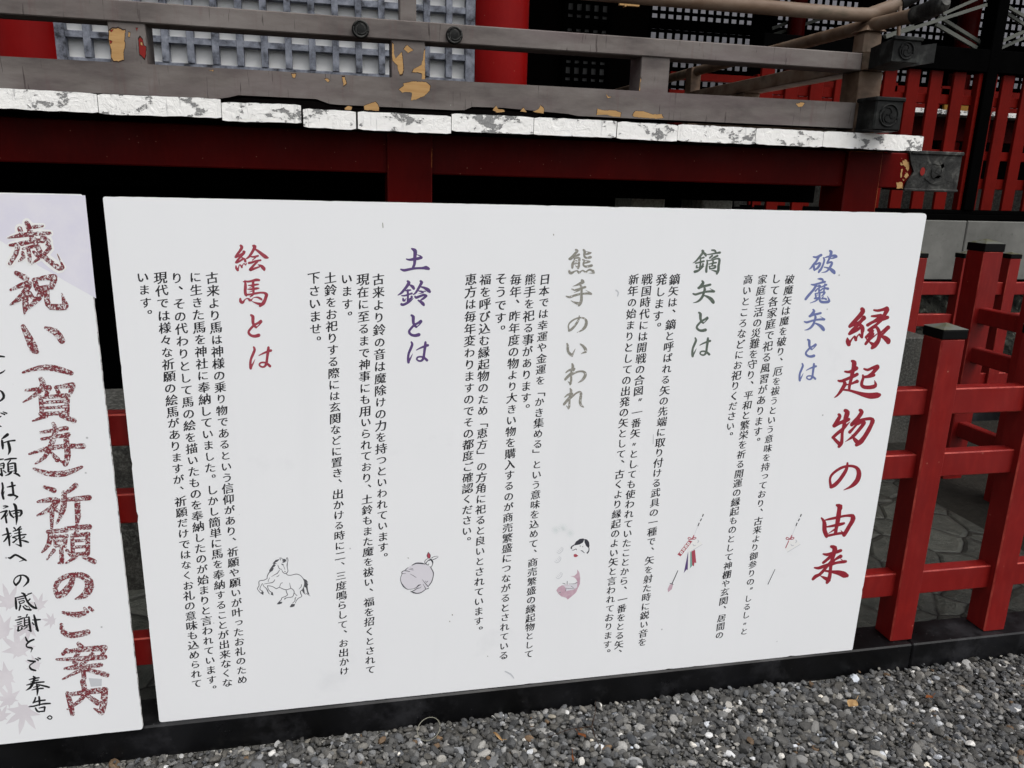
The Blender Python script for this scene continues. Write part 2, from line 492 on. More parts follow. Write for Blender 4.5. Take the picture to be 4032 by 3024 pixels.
def ribbon(P, step):
    """Round-ended ribbon of varying width; returns 2D verts, faces and a small rank per vertex."""
    S = catmull(P, step)
    V = []; F = []; rank = []
    L = len(S)
    T = []
    for i in range(L):
        a = S[max(i - 1, 0)]; b = S[min(i + 1, L - 1)]
        dx, dy = b[0] - a[0], b[1] - a[1]
        l = math.hypot(dx, dy) or 1.0
        T.append((dx / l, dy / l))
    for i, (x, y, w) in enumerate(S):
        tx, ty = T[i]
        V += [(x - ty * w / 2, y + tx * w / 2), (x + ty * w / 2, y - tx * w / 2)]
        rank += [i, i]
    for i in range(L - 1):
        F.append((2 * i, 2 * i + 1, 2 * i + 3, 2 * i + 2))
    for e, sgn in ((0, -1), (L - 1, 1)):
        x, y, w = S[e]; tx, ty = T[e]
        if w < 1e-9: continue
        o = len(V)
        m_ = 5
        for j in range(1, m_):
            a = math.pi * j / m_
            V.append((x - ty * w / 2 * math.cos(a) + sgn * tx * w / 2 * math.sin(a),
                      y + tx * w / 2 * math.cos(a) + sgn * ty * w / 2 * math.sin(a)))
            rank.append(e)
        F.append(tuple([2 * e] + list(range(o, o + m_ - 1)) + [2 * e + 1]))
    return V, F, rank

def parse(txt):
    out = []
    for s in txt.replace('\n', ' ').split(';'):
        v = [float(t) for t in s.split()]
        if len(v) >= 3: out.append([tuple(v[i:i + 3]) for i in range(0, len(v) - 2, 3)])
    return out

TOMOE = []
for k in range(3):
    a0 = k * 2 * math.pi / 3
    st = []
    for j in range(7):
        t = j / 6
        a = a0 + t * 2.0
        r = 0.36 + 0.50 * t
        st.append((r * math.cos(a), r * math.sin(a), 0.50 * (1 - t) ** 1.3 + 0.07))
    TOMOE.append(st)

def tomoe(mb, c, ux, uz, out, r, mi=0, h=0.004):
    """Three-comma crest in relief: centre c, axes ux, uz, facing 'out'."""
    c, ux, uz, out = Vector(c), Vector(ux), Vector(uz), Vector(out)
    for st in TOMOE:
        V, F, _ = ribbon(st, 0.12)
        lo = [c + ux * (x * r) + uz * (y * r) for x, y in V]
        hi = [p + out * h for p in lo]
        mb.add(hi, F, mi)
        L = (len(V) - 8) // 2 if len(V) > 8 else 0
        for side in (0, 1):
            idx = [2 * i + side for i in range(L)]
            for i, j in zip(idx[:-1], idx[1:]):
                mb.add([lo[i], lo[j], hi[j], hi[i]], [(0, 1, 2, 3)], mi)
    ring = [(math.cos(2 * math.pi * j / 28), math.sin(2 * math.pi * j / 28)) for j in range(29)]
    mb.tube([c + ux * (x * r * 1.06) + uz * (y * r * 1.06) + out * h * 0.4 for x, y in ring], 0.004, 6, mi, False)

# ================================================================== THE SETTING
mb = MB()
mb.add([(-40, -40, -0.012), (40, -40, -0.012), (40, 1.70, -0.012), (-40, 1.70, -0.012)], [(0, 1, 2, 3)])
tag(mb.build('ground', M['gravel_ground']), kind='structure')
mb = MB()
mb.add([(-40, 1.70, -0.004), (2.49, 1.70, -0.004), (2.49, 14, -0.004), (-40, 14, -0.004)], [(0, 1, 2, 3)])
tag(mb.build('flagstone_paving', M['flagstone']), kind='structure')
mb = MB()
mb.add([(2.49, 1.70, -0.006), (40, 1.70, -0.006), (40, 14, -0.006), (2.49, 14, -0.006)], [(0, 1, 2, 3)])  # darker ground right of the paving
tag(mb.build('dark_ground', M['ground_dark']), kind='structure')

# ---- low red fences
def post_mesh(x0, x1, y0, y1, z0, zc, zt):
    """red shaft with, as its own mesh, a black collar under a shallow pyramid"""
    a = MB(); a.box(x0, x1, y0, y1, z0, zc, 0.0035, emi=1)
    b = MB(); e = 0.002
    zb = zc + 0.34 * (x1 - x0)
    X0, X1, Y0, Y1 = x0 - e, x1 + e, y0 - e, y1 + e
    b.box(X0, X1, Y0, Y1, zc, zb, 0.002, 0)
    cx, cy = (x0 + x1) / 2, (y0 + y1) / 2
    zb2 = zb + 0.001
    b.add([(X0, Y0, zb2), (X1, Y0, zb2), (X1, Y1, zb2), (X0, Y1, zb2), (cx, cy, zt)],
          [(0, 1, 4), (1, 2, 4), (2, 3, 4), (3, 0, 4), (3, 2, 1, 0)], 1)
    return a, b

def fence(name, label, origin, yaw, xs, x0, x1, group, size=0.07, zt=0.957, sill=True, skip=()):
    """Fence along local x; front of the posts at local y = 0."""
    root = empty(name, origin)
    root.rotation_euler = (0, 0, yaw)
    tag(root, label, 'fence', group)
    if sill:
        segs = [x0] + [s for s in (0.058,) if x0 < s < x1] + [x1]
        mb = MB()
        for a, b in zip(segs[:-1], segs[1:]):
            mb.box(a + 0.0008, b - 0.0008, -0.020, 0.085, -0.05, 0.07, 0.004)
        mb.build('sill', M['black_paint'], root)
    for z0, z1 in ((0.727, 0.797), (0.551, 0.619), (0.201, 0.271)):
        mb = MB(); mb.box(x0, x1, 0.020, 0.060, z0, z1, 0.003, emi=1)
        mb.build('rail', [M['fence_red'], M['worn_edge']], root)
    for i, x in enumerate(xs):
        a, b = post_mesh(x, x + size, 0.0, size, 0.0702 if sill else -0.02, zt - 0.025, zt + 0.012)
        p = a.build('post', [M['fence_red'], M['worn_edge']], root)
        b.build('cap', [M['cap_black'], M['cap_top']], p)
    return root

pitch = 0.306
fence('low_fence', 'red post and rail fence with black sill along the gravel edge', (1.487, 1.659, 0), -0.010,
      [i * pitch for i in range(-9, 5)], -3.2, 1.6, 'red fences around the shrine')
fence('low_fence', 'smaller looking red fence far behind the tall capped post, before the grey stone wall', (3.372, 3.705, 0), -0.012,
      [i * 0.30 for i in range(-8, 12)], -2.6, 4.5, 'red fences around the shrine', sill=True)

# taller side fence running away from the viewer, its left side in view
root = empty('side_fence', (2.735, 2.61, 0))
tag(root, 'taller red fence running back between the two low fences, dark on its left side', 'fence', 'red fences around the shrine')
for y in (2.90, 2.565, 2.23):
    a, b = post_mesh(2.735, 2.835, y, y + 0.10, -0.02, 1.040, 1.092)
    p = under(a.build('post', [M['fence_red'], M['worn_edge']]), root)
    b.build('cap', [M['cap_black'], M['cap_top']], p)
for z0, z1 in ((0.727, 0.797), (0.551, 0.619), (0.201, 0.271)):
    mb = MB(); mb.box(2.762, 2.808, 2.0, 2.95, z0, z1, 0.004)
    under(mb.build('rail', M['fence_red']), root)

# ---- podium, rubble, granite
root = empty('stone_podium', (4.2, 4.9, 0))
tag(root, 'grey stone podium wall with smooth slabs under the black beam', 'stone wall')
Xs = [2.95, 4.452, 5.62, 6.9, 8.2]
for a, b in zip(Xs[:-1], Xs[1:]):
    mb = MB(); mb.box(a + 0.003, b - 0.003, 4.92, 5.3, 0.655, 1.078, 0.006)
    under(mb.build('slab', M['podium_stone']), root)
mb = MB()
nx, nz = 90, 14
P = []
for j in range(nz + 1):
    for i in range(nx + 1):
        x = 2.75 + 5.5 * i / nx; z = -0.02 + 0.67 * j / nz
        P.append((x, 4.86 + 0.30 * j / nz - 0.14 * abs(mnoise.noise((x * 4.3, z * 5.0, 1.3))), z))
F = [(j * (nx + 1) + i, j * (nx + 1) + i + 1, (j + 1) * (nx + 1) + i + 1, (j + 1) * (nx + 1) + i) for j in range(nz) for i in range(nx)]
mb.add(P, F, 0)
under(mb.build('rubble_base', M['rubble']), root)

mb = MB(); mb.box(-3.2, 1.85, 2.44, 2.78, -0.02, 0.57, 0.012)
tag(mb.build('granite_base', M['granite']), 'rough grey granite base course seen in the gap between the two signboards', 'stone')
for x0, x1, y0, y1, z1, lab in ((1.69, 1.893, 4.4, 4.7, 1.285, 'grey square granite stone left of its twin in the dark under the veranda'),
                                (2.127, 2.323, 4.4, 4.7, 1.28, 'grey square granite stone nearer the red slats under the veranda'),
                                (2.70, 2.98, 3.40, 3.75, 0.56, 'dark mossy base stone just right of the big signboard, behind the fence')):
    mb = MB(); mb.box(x0, x1, y0, y1, -0.02, z1, 0.008)
    tag(mb.build('foundation_stone', M['granite'] if y0 < 4 else M['lightened_granite']), lab, 'stone', 'stones under the veranda')

# ---- veranda
root = empty('veranda', (0.6, 3.5, 0))
tag(root, 'raised veranda with flaking white board ends over dark red posts and beam', 'veranda')
jx = [-2.75, -2.35, -2.0, -1.62, -1.20] + [at(p, 480, Y=3.3).x for p in (392, 875, 1188, 1408, 1777, 2102, 2430, 2671, 2981, 3250)] + [2.672]
tops = [1.545, 1.545, 1.545, 1.545, 1.546, 1.545, 1.536, 1.526, 1.524, 1.531, 1.532, 1.531, 1.530, 1.530, 1.529]
for i, (a, b) in enumerate(zip(jx[:-1], jx[1:])):
    mb = MB()
    g = 0.0012 if i != 7 else 0.006
    zt = tops[i] + rnd.uniform(-0.002, 0.002)
    fy = 3.30 + rnd.uniform(-0.003, 0.004)
    ye = 4.6 if a < 1.0 else 7.5
    k = rnd.uniform(-0.004, 0.004)
    n_ = max(4, int((b - a) / 0.02))
    top = []; bot = []
    for j in range(n_ + 1):
        x = a + g + (b - a - 2 * g) * j / n_
        w1 = 0.0022 * mnoise.noise((x * 30, 1.7 * i, 0)); w2 = 0.003 * mnoise.noise((x * 26, 5.1 * i, 9))
        e = 0.003 if j in (0, n_) else 0
        top.append((x, zt + w1 - e + k * (j / n_ - 0.5))); bot.append((x, zt - 0.0685 + w2 + e + k * (j / n_ - 0.5)))
    for (xa, za), (xb, zb), (xc, zc), (xd, zd) in zip(bot[:-1], bot[1:], top[1:], top[:-1]):
        mb.add([(xa, fy, za), (xb, fy, zb), (xc, fy, zc), (xd, fy, zd)], [(0, 1, 2, 3)], 0)
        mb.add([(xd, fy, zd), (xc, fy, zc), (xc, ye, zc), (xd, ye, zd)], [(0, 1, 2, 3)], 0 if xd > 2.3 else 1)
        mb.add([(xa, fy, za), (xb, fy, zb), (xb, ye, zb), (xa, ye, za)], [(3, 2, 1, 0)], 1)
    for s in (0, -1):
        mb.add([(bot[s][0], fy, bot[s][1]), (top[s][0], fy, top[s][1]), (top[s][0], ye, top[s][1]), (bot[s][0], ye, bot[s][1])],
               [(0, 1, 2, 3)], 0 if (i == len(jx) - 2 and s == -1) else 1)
    under(mb.build('floorboard', [M['flaking_white'], M['dark_boards']]), root)

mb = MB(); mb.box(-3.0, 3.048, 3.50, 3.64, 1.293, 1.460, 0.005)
for fl_ in ([(3566, 628), (3578, 640), (3580, 662), (3572, 676), (3566, 660), (3556, 650), (3552, 634)], [(3572, 680), (3578, 690), (3566, 704), (3560, 696)],
            [(3530, 720), (3552, 716), (3556, 742), (3530, 742)], [(3546, 668), (3554, 662), (3552, 690), (3546, 700)], [(3544, 640), (3556, 646), (3548, 652)], [(3552, 704), (3560, 706), (3556, 714)]):
    V = []
    for (xa_, ya_), (xb2, yb2) in zip(fl_, fl_[1:] + fl_[:1]):
        for j in range(4):
            p = at(xa_ + (xb2 - xa_) * j / 4 + rnd.uniform(-2, 2), ya_ + (yb2 - ya_) * j / 4 + rnd.uniform(-2, 2), Y=3.499)
            V.append((p.x, 3.4985, p.z))
    mb.add(V, [tuple(range(len(V)))], 1)
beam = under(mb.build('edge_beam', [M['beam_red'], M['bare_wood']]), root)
cap = MB()
pts = [(3580, 602), (3640, 600), (3764, 603), (3772, 615), (3755, 752), (3700, 753), (3558, 745), (3570, 715), (3590, 690), (3598, 675), (3586, 640)]
out = [at(x, y, Y=3.49) for x, y in pts]
x1 = 3.058
outline = [(min(p.x, x1), p.z) for p in out]
for i in range(len(outline)):
    x, z = outline[i]
    if i in (2, 3, 4): outline[i] = (x1, 1.472 if i == 2 else (1.46 if i == 3 else 1.284))
    if i in (0, 1): outline[i] = (x, 1.472)
    if i in (5, 6): outline[i] = (x, 1.284)
cap.prism(outline, 3.488, 3.655, 0)
cap.box(2.765, 3.062, 3.478, 3.487, 1.457, 1.474, 0.003)
cap.box(2.75, 3.060, 3.478, 3.487, 1.281, 1.294, 0.003)
cc = at(3685, 678, Y=3.487)
for st in parse("-0.06 0.02 0.016 -0.03 0.05 0.022 0.01 0.04 0.014; 0.02 0.05 0.02 0.04 0.0 0.016 0.0 -0.03 0.012; -0.05 -0.03 0.014 0.0 -0.05 0.02 0.06 -0.045 0.012; 0.0 0.0 0.012 0.03 0.03 0.02 0.07 0.05 0.01; -0.02 0.01 0.014 -0.01 -0.02 0.02 0.03 -0.02 0.01"):
    V, F, _ = ribbon(st, 0.01)
    cap.add([(cc.x + x, 3.4845, cc.z + z) for x, z in V], F)
ho = at(3633, 675, Y=3.4835)
cap.add([(ho.x + 0.014 * math.cos(t), 3.4838, ho.z + 0.02 * math.sin(t)) for t in [k * math.pi / 6 for k in range(12)]], [tuple(range(12))], 1)
cap.build('metal_cap', [M['bronze_grey'], M['undercoat']], beam).matrix_parent_inverse = (beam.matrix_parent_inverse).inverted() @ beam.matrix_parent_inverse
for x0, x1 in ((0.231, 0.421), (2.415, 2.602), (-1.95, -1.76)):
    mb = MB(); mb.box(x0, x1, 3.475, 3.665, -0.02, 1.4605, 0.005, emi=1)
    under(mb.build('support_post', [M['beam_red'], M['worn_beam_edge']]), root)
mb = MB()
mb.box(-3.0, 2.60, 4.0, 4.12, 1.2, 1.455, 0.004)
mb.box(-3.0, 2.60, 4.9, 5.0, 0.0, 1.455, 0.004)
under(mb.build('inner_joist', M['black_wood']), root)

# ---- railing on the veranda
root = empty('veranda_railing', (0.6, 3.4, 1.53))
tag(root, 'weathered grey railing with peeling paint and bronze-capped corner on the veranda', 'railing')
def peel(mb, pts, Y, mi, jag=0.0):
    """bare wood where the paint has come off: ragged outline over a dark polygon that paints the shadow of the paint edge"""
    q = [at(x, y, Y=Y) for x, y in pts]
    V = []
    for p0, p1 in zip(q, q[1:] + q[:1]):
        k = max(2, int((p1 - p0).length / 0.004))
        for j in range(k):
            c = p0.lerp(p1, j / k)
            nn = mnoise.noise((c.x * 160, c.z * 160, 2.0)) * 0.0022
            mm = mnoise.noise((c.x * 160, c.z * 160, 7.0)) * 0.0022
            V.append((c.x + nn, c.z + mm))
    mb.add([(x, Y, z) for x, z in V], [tuple(range(len(V)))], mi)
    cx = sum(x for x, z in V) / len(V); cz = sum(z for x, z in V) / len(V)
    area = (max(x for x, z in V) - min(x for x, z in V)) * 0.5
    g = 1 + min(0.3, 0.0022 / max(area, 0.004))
    mb.add([(cx + (x - cx) * g, Y + 0.0003, cz + (z - cz) * g + 0.0006) for x, z in V], [tuple(range(len(V)))], PEEL_SHADOW)  # larger dark polygon behind, the paint edge's shadow put in as colour
PEEL_SHADOW = 4
Z1 = lambda s: [(x * .6076, y * .6076) for x, y in s]
Z2 = lambda s: [(1344 + x * .6076, y * .6076) for x, y in s]
Z3 = lambda s: [(2688 + x * .6076, y * .6076) for x, y in s]
ZE = lambda s: [(2332 + x * .4973, y * .4973) for x, y in s]
mb = MB()
poly = [(-2.9, 1.549), (-0.42, 1.549), (-0.38, 1.556), (-0.34, 1.5665), (-0.05, 1.5665), (0.0, 1.551), (0.03, 1.549),
        (0.50, 1.549), (0.54, 1.552), (0.57, 1.566), (0.70, 1.5675), (0.98, 1.556), (1.02, 1.5495), (2.335, 1.553), (2.335, 1.663), (-2.9, 1.658)]
mb.prism(poly, 3.36, 3.48, 0)
mb.box(2.335, 2.53, 3.362, 3.479, 1.553, 1.662, 0.004, 3)
for s in (Z2([(372, 580), (405, 555), (402, 540), (470, 527), (548, 532), (577, 555), (570, 590), (540, 620), (490, 642), (452, 650), (458, 600), (420, 595), (395, 600)]),
          Z2([(148, 685), (220, 660), (240, 680), (245, 718), (150, 712)]), Z2([(22, 700), (45, 685), (70, 692), (64, 713), (22, 710)]),
          Z2([(983, 715), (1000, 685), (1020, 708), (1055, 712), (1058, 725), (1010, 728)]), Z2([(1158, 722), (1180, 697), (1200, 726)]),
          Z2([(1242, 725), (1280, 705), (1290, 683), (1312, 700), (1312, 735)]), Z2([(1660, 704), (1685, 714), (1720, 716), (1770, 715), (1812, 730), (1808, 760), (1760, 755), (1725, 742), (1655, 745)]),
          Z2([(1885, 748), (1905, 720), (1960, 722), (2020, 742), (2075, 740), (2088, 765), (2040, 768), (1900, 758)]),
          Z3([(733, 672), (755, 670), (765, 663), (790, 668), (775, 690), (752, 693)]), Z1([(1355, 455), (1385, 452), (1380, 462)]),
          Z1([(1890, 478), (1918, 478), (1912, 506), (1895, 500)]), Z1([(2102, 512), (2120, 508), (2136, 522), (2126, 533)]),
          Z2([(1716, 612), (1728, 625), (1752, 628), (1725, 636)]), Z2([(5, 500), (22, 500), (33, 540), (15, 556)])):
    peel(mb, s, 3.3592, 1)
base = under(mb.build('base_beam', [M['rail_grey'], M['bare_wood'], M['undercoat'], M['rail_brown'], M['peel_shadow']]), root)
def child(o, parent):
    """sub-part built in world coordinates"""
    o.parent = parent
    o.matrix_parent_inverse = Matrix.Translation(-Vector(root.location))
    return o
def subpart(mb, name, mats, parent):
    o = mb.build(name, mats)
    o.parent = parent
    # parent has world-space vertices, so its own world matrix is the identity
    return o
c = MB()
c.box(2.365, 2.548, 3.352, 3.489, 1.543, 1.672, 0.005)
subpart(c, 'metal_cap', M['bronze_dark'], base)
mb = MB(); mb.box(2.337, 2.456, 3.27, 3.359, 1.555, 1.664, 0.004)
mb.box(2.337, 2.456, 3.481, 7.4, 1.555, 1.660, 0.004)
sb = under(mb.build('side_base_beam', M['rail_brown']), root)
c = MB(); c.box(2.329, 2.466, 3.205, 3.335, 1.538, 1.674, 0.006)
c.box(2.323, 2.472, 3.199, 3.340, 1.660, 1.678, 0.004)
tomoe(c, (2.398, 3.205, 1.602), (1, 0, 0), (0, 0, 1), (0, -1, 0), 0.043)
subpart(c, 'metal_cap', M['bronze_dark'], sb)

mb = MB()
mb.box(-2.9, 2.335, 3.355, 3.475, 1.800, 1.873, 0.004, 0)
mb.add([(2.336, 3.356, 1.802), (2.56, 3.356, 1.835), (2.56, 3.356, 1.90), (2.336, 3.356, 1.872),
        (2.336, 3.474, 1.802), (2.56, 3.474, 1.835), (2.56, 3.474, 1.90), (2.336, 3.474, 1.872)],
       [(0, 1, 2, 3), (7, 6, 5, 4), (3, 2, 6, 7), (4, 5, 1, 0), (1, 5, 6, 2)], 1)
mid = under(mb.build('middle_rail', [M['rail_grey'], M['rail_brown']]), root)
c = MB()
c.add([(2.45, 3.348, 1.808), (2.70, 3.348, 1.852), (2.70, 3.348, 1.935), (2.45, 3.348, 1.893),
       (2.45, 3.482, 1.808), (2.70, 3.482, 1.852), (2.70, 3.482, 1.935), (2.45, 3.482, 1.893)],
      [(0, 1, 2, 3), (7, 6, 5, 4), (3, 2, 6, 7), (4, 5, 1, 0), (1, 5, 6, 2), (0, 3, 7, 4)])
subpart(c, 'metal_cap', M['bronze_dark'], mid)
mb = MB()
mb.box(2.339, 2.455, 3.476, 7.4, 1.802, 1.871, 0.004, 0)
mb.add([(2.339, 3.354, 1.803), (2.339, 3.25, 1.806), (2.339, 3.25, 1.874), (2.339, 3.354, 1.871),
        (2.455, 3.354, 1.803), (2.455, 3.25, 1.806), (2.455, 3.25, 1.874), (2.455, 3.354, 1.871)],
       [(0, 1, 2, 3), (7, 6, 5, 4), (3, 2, 6, 7), (4, 5, 1, 0), (1, 5, 6, 2), (0, 3, 7, 4)], 1)
smid = under(mb.build('side_middle_rail', [M['rail_brown'], M['rail_brown']]), root)
c = MB()
c.add([(2.331, 3.30, 1.798), (2.331, 3.15, 1.815), (2.331, 3.15, 1.908), (2.331, 3.30, 1.886),
       (2.463, 3.30, 1.798), (2.463, 3.15, 1.815), (2.463, 3.15, 1.908), (2.463, 3.30, 1.886)],
      [(0, 1, 2, 3), (7, 6, 5, 4), (3, 2, 6, 7), (4, 5, 1, 0), (1, 5, 6, 2), (0, 3, 7, 4)])
c.box(2.325, 2.469, 3.140, 3.158, 1.899, 1.915, 0.003)
tomoe(c, (2.397, 3.15, 1.860), (1, 0, 0), (0, 0, 1), (0, -1, 0), 0.032)
subpart(c, 'metal_cap', M['bronze_dark'], smid)

mb = MB()
P = [(-2.9, 3.42, 2.040), (2.30, 3.42, 2.040), (2.38, 3.42, 2.044), (2.48, 3.42, 2.082), (2.55, 3.42, 2.115), (2.62, 3.42, 2.155)]
mb.tube(P, 0.0300, 24)
top = under(mb.build('top_rail', M['rail_brown']), root)
c = MB(); c.tube([(2.525, 3.42, 2.102), (2.62, 3.42, 2.155), (2.70, 3.42, 2.205), (2.76, 3.42, 2.25)], [0.035, 0.036, 0.037, 0.036], 24)
subpart(c, 'metal_cap', M['bronze_dark'], top)
mb = MB()
P = [(2.40, 7.4, 2.012), (2.40, 3.5, 2.004), (2.40, 3.30, 1.999), (2.40, 3.15, 1.996), (2.40, 3.06, 1.998)]
mb.tube(P, 0.0295, 24)
stop = under(mb.build('side_top_rail', M['rail_brown']), root)
c = MB(); c.tube([(2.40, 3.135, 1.996), (2.40, 3.06, 1.999), (2.40, 3.01, 2.008), (2.40, 2.975, 2.016), (2.40, 2.96, 2.021)], [0.034, 0.0355, 0.0365, 0.033, 0.020], 24)
subpart(c, 'metal_cap', M['bronze_grey'], stop)

mb = MB()
mb.box(2.338, 2.455, 3.3605, 3.497, 1.535, 1.802, 0.005)
mb.box(2.352, 2.441, 3.374, 3.476, 1.870, 1.972, 0.014)
mb.add([(2.345, 3.367, 1.972), (2.448, 3.367, 1.972), (2.448, 3.483, 1.972), (2.345, 3.483, 1.972), (2.39, 3.42, 2.022), (2.403, 3.42, 2.022)],
       [(0, 1, 5, 4), (1, 2, 5), (2, 3, 4, 5), (3, 0, 4), (3, 2, 1, 0)])
mb.tube([(2.476, 3.32, 1.93), (2.470, 3.33, 2.07)], 0.008, 8)
under(mb.build('corner_post', M['rail_brown']), root)
for i, (x0, x1) in enumerate(((-0.783, -0.655), (0.244, 0.377), (1.291, 1.42), (-1.85, -1.72))):
    mb = MB(); mb.box(x0, x1, 3.363, 3.495, 1.655, 1.805, 0.003)
    if i == 0:
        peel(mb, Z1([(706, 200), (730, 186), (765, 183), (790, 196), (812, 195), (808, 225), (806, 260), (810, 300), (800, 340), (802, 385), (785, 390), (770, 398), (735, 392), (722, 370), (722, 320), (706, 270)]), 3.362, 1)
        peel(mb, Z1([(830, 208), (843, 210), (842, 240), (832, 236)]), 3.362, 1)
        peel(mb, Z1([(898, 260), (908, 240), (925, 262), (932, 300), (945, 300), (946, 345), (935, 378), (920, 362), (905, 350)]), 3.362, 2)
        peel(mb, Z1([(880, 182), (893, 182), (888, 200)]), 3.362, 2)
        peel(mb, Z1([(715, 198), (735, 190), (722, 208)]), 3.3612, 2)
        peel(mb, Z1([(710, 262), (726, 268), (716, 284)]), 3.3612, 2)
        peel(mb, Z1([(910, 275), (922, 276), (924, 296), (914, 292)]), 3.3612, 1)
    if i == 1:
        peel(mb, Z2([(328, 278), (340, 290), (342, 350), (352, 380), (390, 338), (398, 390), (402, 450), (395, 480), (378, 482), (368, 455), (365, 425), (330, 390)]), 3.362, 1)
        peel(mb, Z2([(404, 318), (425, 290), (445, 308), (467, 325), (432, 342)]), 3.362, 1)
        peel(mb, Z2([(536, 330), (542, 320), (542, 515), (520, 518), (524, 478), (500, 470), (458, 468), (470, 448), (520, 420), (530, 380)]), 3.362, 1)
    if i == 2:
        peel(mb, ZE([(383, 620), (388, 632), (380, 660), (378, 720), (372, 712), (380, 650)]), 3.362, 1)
    under(mb.build('post', [M['rail_grey'], M['bare_wood'], M['undercoat'], M['rail_brown'], M['peel_shadow']]), root)
mb = MB(); mb.box(0.279, 0.345, 3.385, 3.45, 1.872, 2.014, 0.004)
under(mb.build('small_post', M['rail_grey']), root)
mb = MB(); mb.box(2.36, 2.43, at(2737, 320, X=2.39).y, at(2737, 320, X=2.39).y + 0.09, 1.66, 2.03, 0.004)
under(mb.build('side_post', M['rail_brown']), root)
mb = MB(); mb.box(2.345, 2.45, at(2955, 370, X=2.39).y, at(2955, 370, X=2.39).y + 0.13, 1.66, 1.803, 0.004)
under(mb.build('side_post', M['rail_brown']), root)
for px, py in ((1420, 115), (1789, 139)):
    p = at(px, py, Y=3.35)
    mb = MB()
    r = 0.0335
    prof = [(r, 0.0), (r, 0.008), (r * 0.9, 0.013), (r * 0.55, 0.017)]
    n_ = 28
    rings = [[(p.x + rr * math.cos(2 * math.pi * k / n_), 3.3552 - hh, p.z + rr * math.sin(2 * math.pi * k / n_)) for k in range(n_)] for rr, hh in prof]
    flat = [q for rg in rings for q in rg] + [(p.x, 3.337, p.z)]
    F = [(j * n_ + k, j * n_ + (k + 1) % n_, (j + 1) * n_ + (k + 1) % n_, (j + 1) * n_ + k) for j in range(3) for k in range(n_)]
    F += [(3 * n_ + k, 3 * n_ + (k + 1) % n_, len(flat) - 1) for k in range(n_)]
    mb.add(flat, F, 0, True)
    tomoe(mb, (p.x, 3.341, p.z), (1, 0, 0), (0, 0, 1), (0, -1, 0), 0.027, 1, 0.003)
    under(mb.build('boss', [M['bronze_dark'], M['bronze_grey']]), root)

# ---- main hall behind the railing
root = empty('shrine_hall', (-0.3, 5.0, 1.5))
tag(root, 'shrine hall with red round columns and grey lattice shutters over white paper', 'shrine building')
for cx in (-1.445, 0.928, -3.9):
    mb = MB(); mb.tube([(cx, 4.62, 1.50), (cx, 4.62, 5.2)], 0.162, 48)
    under(mb.build('column', M['column_red']), root)
for n_sh, (L, Rr) in enumerate(((-1.305, 0.781), (-3.74, -1.62))):
    mb = MB()
    mb.box(L, L + 0.047, 4.545, 4.60, 1.775, 5.0, 0.003)
    mb.box(Rr - 0.052, Rr, 4.545, 4.60, 1.775, 5.0, 0.003)
    mb.box(L + 0.047, Rr - 0.052, 4.55, 4.598, 1.776, 1.803, 0.003)
    nb = 16
    v0 = -1.159 if n_sh == 0 else L + 0.146
    for k in range(nb):
        x = v0 + 0.1199 * k
        mb.box(x - 0.017, x + 0.017, 4.545, 4.600, 1.803, 5.0, 0.002)
    z = 1.910
    while z < 4.9:
        mb.box(L + 0.047, Rr - 0.052, 4.552, 4.600, z - 0.016, z + 0.016, 0.002)
        z += 0.1173
    sh = under(mb.build('lattice_shutter', M['lattice_grey']), root)
    c = MB(); c.box(L + 0.02, Rr - 0.02, 4.608, 4.63, 1.78, 5.0, 0.0)
    subpart(c, 'paper_panel', M['paper_white'], sh)
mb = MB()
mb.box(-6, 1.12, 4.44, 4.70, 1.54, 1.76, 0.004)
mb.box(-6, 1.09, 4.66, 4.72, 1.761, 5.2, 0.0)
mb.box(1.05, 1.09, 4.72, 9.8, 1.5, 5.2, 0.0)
mb.box(0.5, at(2552, 100, Y=9.9).x, 9.9, 9.95, 1.0, 4.4, 0.0)  # added dark sheet standing for the shade left of the far lattice
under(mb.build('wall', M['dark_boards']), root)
mb = MB()
mb.prism([(-8, 5.2), (-8, 5.7), (3.2, 5.7), (3.2, 5.2)], 3.2, 11.0)  # unseen roof, put in to shade the interior from the sky
under(mb.build('roof', M['roof_bark']), root)

# ---- slat fence with black posts and beams on the podium
root = empty('slat_fence', (4.4, 5.0, 1.08))
tag(root, 'tall red slat fence with black post and black beams on the stone podium', 'fence')
mb = MB(); mb.box(2.72, 8.3, 4.925, 5.09, 1.082, 1.122, 0.004); mb.box(2.72, 8.3, 4.96, 5.05, 1.1225, 1.150, 0.004)
under(mb.build('base_rail', M['black_wood']), root)
mb = MB(); mb.box(2.72, 8.3, 4.95, 5.10, 2.078, 2.225, 0.005)
under(mb.build('top_beam', M['black_wood']), root)
for x in (4.425, 5.62, 6.8):
    mb = MB(); mb.box(x, x + 0.088, 4.945, 5.06, 1.1505, 4.4, 0.005)
    p = under(mb.build('black_post', M['black_wood']), root)
    mb = MB(); mb.box(x - 0.033, x - 0.001, 4.975, 5.03, 1.1505, 2.077, 0.003); mb.box(x + 0.089, x + 0.121, 4.975, 5.03, 1.1505, 2.077, 0.003)
    subpart(mb, 'red_edge', M['slat_red'], p)
k = 0
xs = []
x = 3.84
while x > 2.74: xs.append(x); x -= 0.182
xs += [4.018, 4.203, 4.602, 4.780, 4.960, 5.14, 5.32, 5.80, 5.98, 6.16, 6.34, 6.52, 7.0, 7.18, 7.36]
for x in xs:
    mb = MB(); mb.box(x, x + 0.094, 4.985, 5.010, 1.151, 2.077, 0.003)
    under(mb.build('slat', M['slat_red']), root)
for z0, z1 in ((1.865, 1.928), (1.50, 1.562), (1.300, 1.372)):
    mb = MB(); mb.box(2.74, 8.2, 5.012, 5.034, z0, z1, 0.003)
    under(mb.build('cross_rail', M['slat_red']), root)
